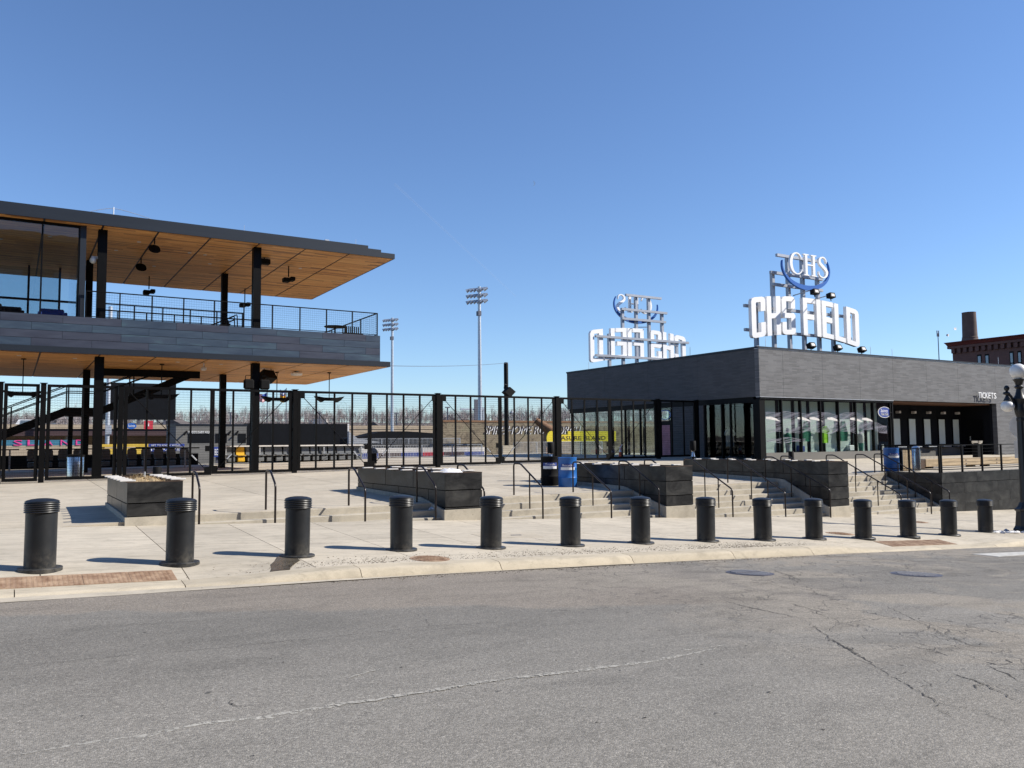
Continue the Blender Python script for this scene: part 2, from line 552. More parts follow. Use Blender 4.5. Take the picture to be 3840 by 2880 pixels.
M['rimw'] = mk('weathered_white_slat', (.62, .60, .58), .7, var=.12, vs=6)
M['orange'] = mk('cone_orange', (.75, .12, .03), .5, var=.08)
M['yellow'] = mk('yellow_paint', (.75, .60, .03), .5, var=.05)
M['yseat'] = mk('yellow_seat', (.72, .42, .02), .5, var=.06)
M['gseat'] = mk('grey_seat', (.15, .16, .17), .4, var=.1)
M['globe'] = mk('opal_glass', (.82, .80, .76), .25, var=.02)
M['pale'] = mk('pale_panel', (.62, .70, .66), .5, var=.05)
M['red'] = mk('red_banner', (.50, .03, .05), .6, var=.06)
M['navy'] = mk('navy_board', (.03, .06, .28), .5, var=.08)
M['teal'] = mk('teal_board', (.04, .17, .26), .6, var=.15)
M['pink'] = mk('pink_letter', (.75, .06, .28), .5, var=.04)
M['gold'] = mk('gold_board', (.62, .42, .06), .5, var=.06)
M['maroon'] = mk('maroon_girder', (.055, .028, .03), .7, var=.12, vs=.3)
M['green'] = mk('green_cloth', (.01, .17, .10), .7, var=.3, vs=6)
M['lime'] = mk('lime_cloth', (.35, .75, .02), .6, var=.1, vs=6)
M['cloth'] = mk('grey_cloth', (.30, .31, .33), .8, var=.25, vs=5)
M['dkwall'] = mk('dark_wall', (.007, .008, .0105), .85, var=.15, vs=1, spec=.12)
M['greybld'] = mk('grey_masonry', (.15, .145, .135), .85, var=.12, vs=.6, scale=(.4, .4, 3))
M['sidefloor'] = mk('shop_floor', (.16, .155, .145), .5, var=.1)
M['car_w'] = mk('white_car', (.7, .7, .72), .25, var=.02)
M['car_d'] = mk('dark_car', (.03, .035, .05), .25, var=.02)
M['stripe_r'] = mk('flag_red', (.5, .03, .05), .8, var=.05)
M['flag_w'] = mk('flag_white', (.75, .75, .75), .8, var=.04)
M['flag_b'] = mk('flag_blue', (.03, .07, .32), .8, var=.05)
M['flag_g'] = mk('flag_gold', (.75, .40, .03), .8, var=.05)
M['house_w'] = mk('white_siding', (.62, .6, .56), .8, var=.05)
M['house_t'] = mk('tan_siding', (.42, .32, .22), .8, var=.08)
M['roofing'] = mk('shingle_roof', (.10, .085, .08), .9, var=.15)
M['brown'] = mk('brown_paint', (.20, .10, .045), .6, var=.2, vs=1.5)
M['dirtg'] = mk('dry_ground', (.12, .095, .075), .95, var=.25, vs=.02)

def wood():
    q = NT('cedar_soffit')
    g = q.n('ShaderNodeNewGeometry')
    sx = q.n('ShaderNodeSeparateXYZ')
    q.l(g.outputs['Position'], sx.inputs[0])
    cell = q.math('FLOOR', q.math('MULTIPLY', sx.outputs[1], 1 / .14))
    w = q.n('ShaderNodeTexWhiteNoise')
    w.noise_dimensions = '1D'
    q.l(cell, w.inputs['W'])
    # boards broken along their length
    cx = q.math('FLOOR', q.math('ADD', q.math('MULTIPLY', sx.outputs[0], 1 / 1.9), q.math('MULTIPLY', w.outputs['Value'], 7)))
    w2 = q.n('ShaderNodeTexWhiteNoise')
    w2.noise_dimensions = '2D'
    cb = q.n('ShaderNodeCombineXYZ')
    q.l(cell, cb.inputs[0])
    q.l(cx, cb.inputs[1])
    q.l(cb.outputs[0], w2.inputs['Vector'])
    st = q.noise(q.pos((.5, 9, 1)), 1.2, 6, .6, .3)
    c = q.ramp(w2.outputs['Value'], [(0, (.30, .125, .035)), (.25, (.60, .275, .075)), (.75, (.74, .36, .105)), (1, (.80, .43, .145))])
    c = q.mix(.7, c, q.ramp(st, [(.3, .62), (.7, 1.2)]), 'MULTIPLY')
    fr = q.math('FRACT', q.math('MULTIPLY', sx.outputs[1], 1 / .14))
    gap = q.ramp(fr, [(0, .3), (.07, 1.), (.93, 1.), (1, .3)])
    c = q.mix(.8, c, gap, 'MULTIPLY')
    q.l(c, q.b.inputs['Base Color'])
    q.b.inputs['Roughness'].default_value = .5
    q.bump(gap, .3, .01)
    return q.m
M['wood'] = wood()

def patina():
    q = NT('patinated_zinc')
    r = q.rand()
    p = q.pos((.35, .35, 2.2))
    off = q.n('ShaderNodeVectorMath')
    off.operation = 'ADD'
    cb = q.n('ShaderNodeCombineXYZ')
    q.l(q.math('MULTIPLY', r, 37), cb.inputs[0])
    q.l(p, off.inputs[0])
    q.l(cb.outputs[0], off.inputs[1])
    nz = q.noise(off.outputs[0], 1.6, 7, .62, .5)
    c1 = q.ramp(nz, [(.3, (.030, .048, .08)), (.55, (.05, .076, .112)), (.72, (.07, .125, .155))])
    c2 = q.ramp(nz, [(.3, (.040, .046, .07)), (.6, (.058, .068, .098)), (.8, (.075, .088, .12))])
    sel = q.ramp(r, [(.35, 0.), (.65, 1.)])
    c = q.mix(sel, c1, c2)
    q.l(c, q.b.inputs['Base Color'])
    q.b.inputs['Metallic'].default_value = .35
    q.l(q.math('MULTIPLY_ADD', q.noise(p, 3, 5), .3, .32), q.b.inputs['Roughness'])
    q.bump(q.noise(q.pos(), 1.3, 3), .12, .02)
    return q.m
M['patina'] = patina()
def blacksteel():
    q = NT('blackened_steel_panel')
    r = q.rand()
    p = q.pos((1, 1, 1.6))
    off = q.n('ShaderNodeVectorMath')
    off.operation = 'ADD'
    cb = q.n('ShaderNodeCombineXYZ')
    q.l(q.math('MULTIPLY', r, 23), cb.inputs[1])
    q.l(p, off.inputs[0])
    q.l(cb.outputs[0], off.inputs[1])
    nz = q.noise(off.outputs[0], 1.5, 8, .66, .8)
    c = q.ramp(nz, [(.28, (.032, .033, .036)), (.5, (.06, .061, .063)), (.62, (.085, .086, .086)), (.8, (.13, .13, .125))])
    sc = q.ramp(q.noise(q.pos((1, 1, 5)), 5, 6, .75, .4), [(.3, .6), (.5, 1.)])
    c = q.mix(.6, c, sc, 'MULTIPLY')
    q.l(c, q.b.inputs['Base Color'])
    q.b.inputs['Metallic'].default_value = .85
    q.l(q.math('MULTIPLY_ADD', nz, .3, .24), q.b.inputs['Roughness'])
    q.bump(q.noise(q.pos(), 2.2, 3), .1, .02)
    return q.m
M['bsteel'] = blacksteel()

def brick(name, c1, c2, mortar, bw, rh, ms, axis, bump=.4):
    q = NT(name)
    g = q.n('ShaderNodeNewGeometry')
    sx = q.n('ShaderNodeSeparateXYZ')
    q.l(g.outputs['Position'], sx.inputs[0])
    cb = q.n('ShaderNodeCombineXYZ')
    q.l(sx.outputs[axis], cb.inputs[0])
    q.l(sx.outputs[2], cb.inputs[1])
    b = q.n('ShaderNodeTexBrick')
    b.offset = .37
    for k, v in dict(Color1=(*c1, 1), Color2=(*c2, 1), Mortar=(*mortar, 1)).items(): b.inputs[k].default_value = v
    b.inputs['Scale'].default_value = 1
    b.inputs['Mortar Size'].default_value = ms
    b.inputs['Brick Width'].default_value = bw
    b.inputs['Row Height'].default_value = rh
    b.inputs['Bias'].default_value = .1
    q.l(cb.outputs[0], b.inputs['Vector'])
    n1 = q.noise(g.outputs['Position'], 1.1, 5)
    c = q.mix(.6, b.outputs['Color'], q.ramp(n1, [(.3, .82), (.7, 1.15)]), 'MULTIPLY')
    q.l(c, q.b.inputs['Base Color'])
    q.b.inputs['Roughness'].default_value = .7
    q.bump(q.math('SUBTRACT', 1., b.outputs['Fac']), bump, .01)
    return q.m
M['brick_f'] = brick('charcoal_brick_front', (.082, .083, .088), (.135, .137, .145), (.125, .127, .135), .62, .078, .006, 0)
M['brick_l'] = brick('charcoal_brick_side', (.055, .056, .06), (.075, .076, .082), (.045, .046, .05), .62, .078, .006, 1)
M['brick_r'] = brick('red_brick', (.115, .045, .035), (.15, .06, .045), (.12, .07, .06), .24, .085, .012, 1, .2)
M['brick_x'] = brick('red_brick_street', (.16, .06, .045), (.20, .085, .06), (.2, .16, .14), .24, .085, .012, 0, .2)

def glass(name, tint, ior=1.5, boost=0.0, rough=.0):
    q = NT(name)
    q.t.nodes.remove(q.b)
    tr = q.n('ShaderNodeBsdfTransparent')
    tr.inputs[0].default_value = (*tint, 1)
    gl = q.n('ShaderNodeBsdfGlossy')
    gl.inputs['Roughness'].default_value = rough
    gl.inputs[0].default_value = (.95, .97, 1, 1)
    fr = q.n('ShaderNodeLayerWeight')
    fr.inputs['Blend'].default_value = .5
    sch = q.math('MULTIPLY_ADD', q.math('POWER', fr.outputs['Facing'], 5.), .96, .04)
    mx = q.n('ShaderNodeMixShader')
    f = q.math('MINIMUM', q.math('ADD', sch, boost), 1.)
    q.l(f, mx.inputs[0])
    q.l(tr.outputs[0], mx.inputs[1])
    q.l(gl.outputs[0], mx.inputs[2])
    # slight unevenness of the sheet
    bp = q.n('ShaderNodeBump')
    bp.inputs['Strength'].default_value = .12
    bp.inputs['Distance'].default_value = .02
    q.l(q.noise(q.pos(), .8, 2), bp.inputs['Height'])
    q.l(bp.outputs[0], gl.inputs['Normal'])
    q.l(mx.outputs[0], q.out.inputs['Surface'])
    return q.m
M['glass'] = glass('shop_glass', (.90, .935, .925), 1.5, .02)
M['glass_p'] = glass('tinted_glass', (.80, .85, .86), 1.5, .0)
M['glass_s'] = glass('side_glass', (.86, .91, .90), 1.5, .0)
M['glass_w'] = mk('window_glass_far', (.18, .24, .30), .12, .0, var=.25, vs=.6, spec=.9)

# ================================================================ SETTING
# ---- ground sheet to the horizon
def zground(x, y):
    d = .516 * x + .857 * y
    r = math.hypot(x, y)
    z = -6.5 - 2.5 * ss(60, 90, y)
    z += 11.5 * ss(190, 330, d) + 22 * ss(330, 900, d)
    return z + 2.5 * math.sin(x * .011) * math.sin(y * .009 + 1) * ss(250, 500, r)
_gx = [-3500, -1500, -700, -350] + [-200 + 25 * i for i in range(33)] + [700, 800, 900, 1000, 1200, 1600, 2500, 4500]
_gy = [-3500, -1500, -600, -250, -100, -40, 0, 30, 55, 65, 75, 90, 110, 140] + [180 + 25 * i for i in range(33)] + [1100, 1300, 1700, 2500, 4500]
struct('ground', MB().grid(_gx, _gy, zground), M['dirtg'], 'dry winter ground rising to the hills beyond the ballpark', smooth=60)

# ---- road
_rx = [-60 + 3 * i for i in range(20)] + [0 + 1.0 * i for i in range(50)] + [50 + 5 * i for i in range(16)]
_ry = [-7, -4, 0, 2, 3, 4, 5, 6, 7, 8, 9, 10, 11, 12.02]
def zroad_b(x, y): return zrd(x, y) + .008 * math.sin(x * 1.3 + y) * math.sin(y * 1.1)
road = struct('road', MB().grid(_rx, _ry, zroad_b), M['asphalt'], 'worn grey asphalt road with cracks and patches', smooth=60)

def ribbon_on(zf, pts, w, seed, up=.004, jag=.022, seg=.055, fade=True):
    rnd = random.Random(seed)
    mb = MB()
    P = []
    for a, b in zip(pts[:-1], pts[1:]):
        L = math.hypot(b[0] - a[0], b[1] - a[1])
        k = max(int(L / seg), 1)
        for i in range(k): P.append((lerp(a[0], b[0], i / k), lerp(a[1], b[1], i / k)))
    P.append(pts[-1])
    P = [(x + rnd.uniform(-jag, jag), y + rnd.uniform(-jag, jag)) for x, y in P]
    vs = []
    for i, (x, y) in enumerate(P):
        x2, y2 = P[min(i + 1, len(P) - 1)]
        x1, y1 = P[max(i - 1, 0)]
        dx, dy = x2 - x1, y2 - y1
        L = math.hypot(dx, dy) or 1
        t = i / (len(P) - 1)
        ww = w * rnd.uniform(.25, 1.3) * (min(t, 1 - t) * 6 + .1 if fade and min(t, 1 - t) < .15 else 1)
        for sg in (-1, 1):
            px, py = x - dy / L * ww * sg / 2, y + dx / L * ww * sg / 2
            vs.append((px, py, zf(px, py) + up))
    mb.add(vs, [(2 * i, 2 * i + 1, 2 * i + 3, 2 * i + 2) for i in range(len(P) - 1)])
    return mb
def px_path(pp): return [tuple(on_rd(*q))[:2] for q in pp]
cracks = [([(2718, 2254), (2800, 2275), (2950, 2305), (3010, 2318)], .035), ([(3010, 2318), (3120, 2400), (3200, 2440), (3270, 2490), (3330, 2530), (3420, 2580), (3520, 2640), (3700, 2670), (3840, 2700)], .019),
          ([(3120, 2400), (3180, 2435), (3260, 2480)], .035), ([(2960, 2262), (3060, 2290), (3120, 2305)], .03), ([(3300, 2265), (3420, 2320), (3520, 2370), (3640, 2420), (3760, 2430)], .02),
          ([(3390, 2415), (3500, 2440), (3600, 2470), (3720, 2500), (3840, 2560)], .03), ([(3690, 2480), (3740, 2490), (3770, 2497)], .07), ([(3720, 2300), (3790, 2308), (3840, 2315)], .06),
          ([(2890, 2135), (2960, 2160), (3010, 2182)], .04), ([(3420, 2200), (3520, 2225), (3700, 2240), (3840, 2250)], .022), ([(0, 2498), (200, 2487), (460, 2460), (820, 2430), (1000, 2410), (1400, 2372), (1700, 2340)], .012),
          ([(1560, 2300), (1600, 2330), (1620, 2350), (1750, 2342), (1900, 2334)], .012), ([(860, 2620), (880, 2650), (905, 2662)], .02), ([(3560, 2520), (3700, 2570), (3840, 2640)], .03), ([(3160, 2130), (3250, 2160), (3380, 2190)], .02),
          ([(2020, 2296), (2120, 2290), (2260, 2282), (2300, 2275)], .018)]
for i, (pp, w) in enumerate(cracks):
    ribbon_on(zroad_b, px_path(pp), w * .62, i).build('crack', M['crack'], road)
    rq = random.Random(i + 50)
    for a in px_path(pp)[1:-1]:
        if w < .018: continue
        th_ = rq.uniform(0, 6.28)
        l_ = rq.uniform(.12, .45)
        ribbon_on(zroad_b, [a, (a[0] + l_ * .5 * math.cos(th_), a[1] + l_ * .5 * math.sin(th_)), (a[0] + l_ * math.cos(th_ + .5), a[1] + l_ * math.sin(th_ + .5))], w * .4, i + 90).build('crack', M['crack'], road)
ribbon_on(zroad_b, px_path([(0, 2846), (200, 2810), (420, 2775), (560, 2757), (760, 2715), (1000, 2690), (1200, 2655), (1400, 2625), (1650, 2585), (1900, 2545), (2150, 2520), (2450, 2480), (2720, 2425)]), .07, 77, jag=.014, seg=.06).build('seam', M['seam'], road)
ribbon_on(zroad_b, px_path([(1300, 2545), (1380, 2520), (1460, 2500)]), .025, 78, jag=.008).build('seam', M['seam'], road)
ribbon_on(zroad_b, px_path([(2560, 2440), (2640, 2430), (2730, 2420)]), .05, 79, jag=.01).build('seam', M['seam'], road)
# dark tar spots
rnd = random.Random(3)
mb = MB()
for i in range(110):
    x, y = rnd.uniform(0, 12), rnd.uniform(3, 9.5)
    a, b = rnd.uniform(.008, .03), rnd.uniform(.006, .014)
    vs = [(x + a * math.cos(t) * rnd.uniform(.7, 1.2), y + b * math.sin(t) * rnd.uniform(.7, 1.2)) for t in [k * math.pi / 3 for k in range(6)]]
    mb.add([(p, q_, zroad_b(p, q_) + .004) for p, q_ in vs], [(0, 1, 2, 3, 4, 5)])
mb.build('tar_spot', M['crack'], road, kind='stuff')
# crosswalk bars at the right edge
for k, (x0, x1) in enumerate(((18.9, 21.6),)):
    mb = MB().slab(x0, x1, 10.35, 10.95, lambda x, y: zroad_b(x, y) + .006, .01, 6, 2)
    mb.build('crosswalk_bar', M['paint'], road)
MB().slab(22.4, 25.1, 10.35, 10.95, lambda x, y: zroad_b(x, y) + .006, .01, 6, 2).build('crosswalk_bar', M['paint'], road)
# gutter strip
gs = MB()
xs = [-40 + 2 * i for i in range(20)] + [.5 * i for i in range(25)]
vs = []
for x in xs:
    w = lerp(.34, .05, ss(0, 7, x))
    vs += [(x, 12.03 - w - .01 * math.sin(x * 9), zrd(x, 11.8) + .008), (x, 12.035, zrd(x, 12.03) + .01)]
gs.add(vs, [(2 * i, 2 * i + 2, 2 * i + 3, 2 * i + 1) for i in range(len(xs) - 1)])
struct('gutter', gs, M['conc_sw'], 'pale concrete gutter strip along the kerb')

# ---- kerb, stone by stone
kerb = thing('kerb', 'pale rounded concrete kerb in separate lengths', None, kind='structure')
prof = [(0, -.2), (0, 0), (.03, .05), (.06, .10), (.10, .133), (.15, .145), (.42, .15), (.42, -.2)]
joints = [-41.5 + 2.6 * i for i in range(17)] + [2.1, 4.62, 7.08, 9.9, 12.5, 14.85, 17.3, 19.6, 22.0] + [24.5 + 2.6 * i for i in range(30)]
for i, (a, b) in enumerate(zip(joints[:-1], joints[1:])):
    mb = MB()
    n = 5
    vs = []
    rr = random.Random(i)
    for k in range(n + 1):
        x = lerp(a + .006, b - .006, k / n)
        e = .02 if k in (0, n) else 0
        f_ = 1 - ramp_f(x) * .72
        for (dy, dz) in prof:
            z = zs(x) - .185 + (dz if dz <= 0 else dz * f_) + (0 if dz <= 0 else rr.uniform(-.003, .003) - e * .3)
            if dy == .42 and dz > 0: z = zsw(x, 12.45) + .002
            vs.append((x, 12.03 + dy + (e if dz > 0 and dy < .12 else 0), z))
    m_ = len(prof)
    fs = [(k * m_ + j, (k + 1) * m_ + j, (k + 1) * m_ + j + 1, k * m_ + j + 1) for k in range(n) for j in range(m_ - 1)]
    fs += [tuple(range(m_ - 1, -1, -1)), tuple(range(n * m_, (n + 1) * m_))]
    mb.add(vs, fs).build('kerb_stone', M['conc_kerb'], kerb, smooth=50)

# ---- pavement slabs
pav = thing('pavement', 'sloping concrete pavement behind the kerb with scored slabs', None, kind='structure')
PX = [2.6, 9.75, 16.9, 24.05, 30.8]
xj = [.4 + 1.815 * i for i in range(-8, 40)]
yj = [12.455, 15.3, 18.42]
for a, b in zip(xj[:-1], xj[1:]):
    for (c, d) in zip(yj[:-1], yj[1:]):
        MB().slab(a + .007, b - .007, c + .006, d - .006, zsw, .15, 3, 4).build('slab', M['conc_sw'], pav)
    if b > 24:
        MB().slab(a + .004, b - .004, 18.425, 19.0, zsw, .15, 2, 2).build('slab', M['conc_sw'], pav)
struct('opposite_pavement', MB().slab(-60, 125, -11, -7, lambda x, y: zs(x) - .02, .3, 24, 1), M['conc_sw'], 'pavement on the near side of the street')

# ---- plaza slabs
plaza = thing('plaza', 'broad pale concrete plaza between the steps and the ballpark gates', None, kind='structure')
NR, TR = [3, 5, 7, 9], [.3, .33, .33, .33]
RH = .155
YB = 18.42
BX = [(3.14, 9.2), (10.25, 16.36), (17.42, 23.55), (24.6, 30.8)]
YT = [YB + .12 + (n - 1) * t for n, t in zip(NR, TR)]
cols = [(-13.4, -9.8, 0), (-9.8, -6.2, 0), (-6.2, -2.6, 0), (-2.6, 2.6, 0)]
for k in range(4):
    a, b = PX[k], PX[k + 1]
    m2 = (a + b) / 2
    cols += [(a, m2, k + 1), (m2, b, k + 1)]
cols += [(30.8, 34.3, 9)] + [(34.3 + 3.6 * i, 37.9 + 3.6 * i, 9) for i in range(9)]
rows = [24.0, 27.6, 31.2, 34.8, 38.4, 42, 45.6, 49.2, 54.2]
for a, b, k in cols:
    y0 = 18.43 if k == 0 else (18.95 if k == 9 else YT[k - 1])
    rs = [y0] + [r for r in rows if r > y0 + .5]
    for c, d in zip(rs[:-1], rs[1:]):
        if a > 33 and c > 31: continue
        if k == 9 and d < 24.5: pass
        zf = (lambda x, y: (max(zp(x, y), .19) if x > 30.7 else zp(x, y)) if y > 20.5 or x > 2 else lerp(zsw(x, 18.43), zp(x, 20.5), (y - 18.43) / 2.07))
        MB().slab(a + .008, b - .008, c + .008, d - .008, zf, .15, 3, 3).build('slab', M['conc'], plaza)
struct('plaza_base', MB().box(-13.4, 22, -4, 36, 54.3, -.2), M['dkwall'], 'dark edge under the plaza slabs')

# ---- flights of steps
for k, ((a, b), n, t) in enumerate(zip(BX, NR, TR)):
    st = thing('steps', ['low pair of concrete steps between the first and second planters', 'concrete steps between the second and third planters',
                         'concrete steps between the third and fourth planters', 'tallest flight of concrete steps right of the fourth planter'][k], None, (a, YB, 0), kind='structure')
    yt = YT[k]
    for i in range(n):
        y1 = yt - i * t
        y0 = y1 - t
        ztop = -RH * (i + 1) + .0
        # tread in front of riser i; nosing chamfered
        MB().prism([(y0, -2.6), (y0, ztop - .012), (y0 + .012, ztop), (y1 - .001, ztop), (y1 - .001, -2.6)], lambda p, q_, d: (d, p, q_), a, b).build('step', M['conc_step'], st)
    # top edge strip
    MB().prism([(yt - .0, -2.6), (yt - .0, -.012), (yt + .012, 0), (yt + .28, .004), (yt + .28, -2.6)], lambda p, q_, d: (d, p, q_), a, b).build('step', M['conc_step'], st)

# ================================================================ PLANTERS
PLN = ['first', 'second', 'third', 'fourth']
PLB = [.085, -.12, -.37, -.73]
PL = [(2.05, 3.11, 22.4), (9.2, 10.24, 24.4), (16.36, 17.41, 25.0), (23.55, 24.58, 25.4)]
ZT = .77
def make_planter(k):
    x0, x1, y1 = PL[k]
    y0 = 18.4
    yk = YT[k] if k else 18.9
    ykR = YT[min(k, 3)] + .1
    ylast = ([18.9] + YT)[k] + .2 if k else 18.6
    lab = ['dark steel planter heaped with dead straw, leftmost on the plaza', 'long dark steel planter with a lump of snow, before the second gate',
           'dark steel planter behind the blue recycling barrel', 'tall dark steel planter nearest the ticket windows'][k]
    t = thing('planter', lab, 'planter', ((x0 + x1) / 2, y0, zsw(x0, 18.4)), 'steel planters between the flights of steps')
    def bl(y, right=False):                       # lower edge of cladding
        z1 = .12 + zp(x0, y)
        f_ = min(max((y - y0) / (1.9 if k > 1 else 1.0 + .3 * k), 0), 1)
        return max(lerp(PLB[k], z1, f_), PLB[k])
    courses = [(.77, .355), (.335, -.065), (-.085, -.485), (-.505, -.92)]
    # side cladding, both long sides
    L = y1 - y0
    for sx, xx in ((-1, x0), (1, x1)):
        for ci, (zb, za) in enumerate(courses):
            js = [y0 + .004]
            off = 1.9 if ci % 2 == 0 else .95
            yy = y0 + off
            while yy < y1 - .4:
                js.append(yy)
                yy += 1.9
            js.append(y1)
            for a, b in zip(js[:-1], js[1:]):
                a2, b2 = a + .012, b - .012
                n = max(int((b2 - a2) / .12), 1)
                top, bot = [], []
                for i in range(n + 1):
                    y = lerp(a2, b2, i / n)
                    zl = max(za, bl(y))
                    if zl < zb - .01:
                        top.append((y, zb))
                        bot.append((y, zl))
                if len(top) < 2: continue
                mb = MB()
                m_ = len(top)
                for i in range(m_ - 1):
                    q4 = [top[i], top[i + 1], bot[i + 1], bot[i]]
                    mb.prism(q4, lambda p, q_, d: (d, p, q_), xx, xx - sx * .012)
                mb.build('side_panel', M['bsteel'], t)
    for ci, (zb, za) in enumerate(courses):
        za2 = max(za, PLB[k])
        if za2 < zb - .03:
            MB().box(x0 + .003, y0 - .004, za2 + .004, x1 - .003, y0 + .01, zb).build('front_panel', M['bsteel'], t)
            MB().box(x0 + .003, y1 - .01, max(za2, zp(x0, y1) + .1), x1 - .003, y1 + .004, zb).build('back_panel', M['bsteel'], t) if za2 < .4 and zb > .3 else None
    # concrete plinth
    ys = [y0 - .03 + (y1 - y0 + .06) * i / 30 for i in range(31)]
    poly = [(ys[0], -2.4)] + [(y, bl(min(max(y, y0), y1)) - .015) for y in ys] + [(ys[-1], -2.4)]
    mb = MB()
    for i in range(30):
        q4 = [(ys[i], -2.4), (ys[i], bl(max(ys[i], y0)) - .015), (ys[i + 1], bl(min(ys[i + 1], y1)) - .015), (ys[i + 1], -2.4)]
        mb.prism(q4, lambda p, q_, d: (d, p, q_), x0 - .035, x1 + .035)
    mb.build('plinth', M['conc_step'], t)
    MB().box(x0 + .02, y0 + .015, -1.5, x1 - .02, y1 - .015, .52).build('core', M['blackm'], t)
    rim = MB()
    rim.box(x0 - .006, y0 - .008, ZT, x1 + .006, y0 + .05, ZT + .012).box(x0 - .006, y1 - .05, ZT, x1 + .006, y1 + .008, ZT + .012)
    rim.box(x0 - .006, y0 + .05, ZT, x0 + .05, y1 - .05, ZT + .012).box(x1 - .05, y0 + .05, ZT, x1 + .006, y1 - .05, ZT + .012)
    rim.box(x0 + .02, y0 + .01, .45, x0 + .045, y1 - .01, ZT).box(x1 - .045, y0 + .01, .45, x1 - .02, y1 - .01, ZT)
    rim.box(x0 + .045, y0 + .01, .45, x1 - .045, y0 + .04, ZT).box(x0 + .045, y1 - .04, .45, x1 - .045, y1 - .01, ZT)
    rim.build('rim', M['timber_dk'], t)
    MB().grid([lerp(x0 + .04, x1 - .04, i / 6) for i in range(7)], [lerp(y0 + .04, y1 - .04, i / 24) for i in range(25)],
              lambda x, y: .58 + .03 * math.sin(x * 7 + y * 3) + .02 * math.sin(y * 6)).build('soil', M['soil'], t, smooth=60)
    sp = .62 if k == 0 else .95
    y = y0 + (.25 if k == 0 else .5)
    j = 0
    while y < y1 - .1:
        for sx, xx in ((-1, x0 + .1), (1, x1 - .1)):
            yy = y + (.18 if sx > 0 else 0)
            MB().cbox(xx - .15 + sx * .07, yy - .06, ZT + .013, xx + .15 + sx * .07, yy + .06, ZT + .045, .006).build('rim_slat', M['rimw'], t)
        y += sp
    if k == 0:
        rr = random.Random(5)
        mb = MB()
        for i in range(2600):
            x, y = rr.uniform(x0 + .07, x1 - .1), rr.triangular(y0 + .1, y1 - .6, y0 + 1.6)
            z = .62 + .22 * math.exp(-((x - (x0 + x1) / 2) ** 2) * 5) * rr.random()
            a, l = rr.uniform(0, 6.28), rr.uniform(.05, .16)
            w = .004
            dx, dy = math.cos(a) * l, math.sin(a) * l
            dz = rr.uniform(-.03, .08)
            mb.add([(x - w * math.sin(a), y + w * math.cos(a), z), (x + w * math.sin(a), y - w * math.cos(a), z), (x + dx, y + dy, z + dz)], [(0, 1, 2)])
        mb.lump(((x0 + x1) / 2, y0 + 1.7, .58), .42, 1.4, .22, 3, 14, 8, .12)
        mb.build('dead_straw', M['straw'], t, kind='stuff')
        MB().bar((x1 - .5, y0 + 1.9, .6), (x1 - .5, y0 + 1.9, .93), .02, 6).build('irrigation_stub', M['galv'], t)
    if k == 1:
        MB().lump((x0 + .6, y0 + .9, .70), .33, .42, .15, 8, 14, 8, .2).build('snow_lump', M['snow'], t, smooth=60)
    return t
for k in range(4): make_planter(k)

# ---- terrace wall at the right, clad in steel, with railing
TX, TY, TZ = 30.8, 18.9, .2
tw = thing('terrace_wall', 'dark patinated steel clad retaining wall right of the steps', 'wall', (TX, TY, -1.3))
for ci in range(4):
    zb = TZ - .40 * ci - (.012 if ci else 0)
    js = [TX] + [TX + (1.5 if ci % 2 else 2.4) + 2.4 * i for i in range(14)]
    for a, b in zip(js[:-1], js[1:]):
        MB().box(a + .005, TY - .015, max(zb - .395, -2.6), b - .005, TY, zb).build('cladding_panel', M['bsteel'], tw)
    for a, b in ((TY, TY + 1.3), (TY + 1.3, TY + 2.65)):
        MB().box(TX - .015, a + .004, zb - .395, TX, b - .004, zb).build('cladding_panel', M['bsteel'], tw)
MB().box(TX, TY, -3, 66, TY + .25, TZ - .003).build('core', M['blackm'], tw)
MB().box(TX, TY + .25, -3, TX + .25, TY + 2.65, TZ - .003).build('core', M['blackm'], tw)
MB().prism([(TY - .1, -2.6), (TY - .1, -1.12), (TY + 2.3, .0), (TY + 2.7, .0), (TY + 2.7, -2.6)], lambda p, q_, d: (d, p, q_), TX - .14, TX - .017).build('concrete_skirt', M['conc_step'], tw)
tr = thing('terrace_railing', 'black metal railing with horizontal bars on top of the terrace wall', 'railing', (TX, TY, TZ))
def rail_post(mb, x, y, z0, z1, w=.06): mb.box(x - w / 2, y - w / 2, z0, x + w / 2, y + w / 2, z1)
for x in [TX + .08, TX + .2] + [TX + .2 + 1.42 * i for i in range(1, 17)]:
    mb = MB()
    rail_post(mb, x, TY + .1, TZ, 1.25, .06)
    mb.build('post', M['black'], tr)
MB().box(TX + .05, TY + .07, 1.25, 54, TY + .13, 1.285).build('top_rail', M['black'], tr)
MB().box(TX + .05, TY + .08, TZ + .1, 54, TY + .12, TZ + .135).build('bottom_rail', M['black'], tr)
for i in range(6): MB().bar((TX + .1, TY + .1, TZ + .27 + .13 * i), (54, TY + .1, TZ + .27 + .13 * i), .008, 4).build('bar', M['black'], tr)
for y in (TY + 1.38, TY + 2.6):
    mb = MB()
    rail_post(mb, TX + .1, y, TZ, 1.25, .055)
    mb.build('post', M['black'], tr)
MB().box(TX + .07, TY + .131, 1.25, TX + .13, TY + 2.62, 1.285).build('top_rail', M['black'], tr)
MB().box(TX + .08, TY + .121, TZ + .1, TX + .12, TY + 2.6, TZ + .135).build('bottom_rail', M['black'], tr)
mb = MB()
for i in range(17): mb.bar((TX + .1, TY + .15, TZ + .16 + .055 * i), (TX + .1, TY + 2.6, TZ + .16 + .055 * i), .003, 3)
for i in range(44): mb.bar((TX + .1, TY + .18 + .055 * i, TZ + .13), (TX + .1, TY + .18 + .055 * i, 1.25), .003, 3)
mb.build('wire_mesh', M['black'], tr, kind='stuff')

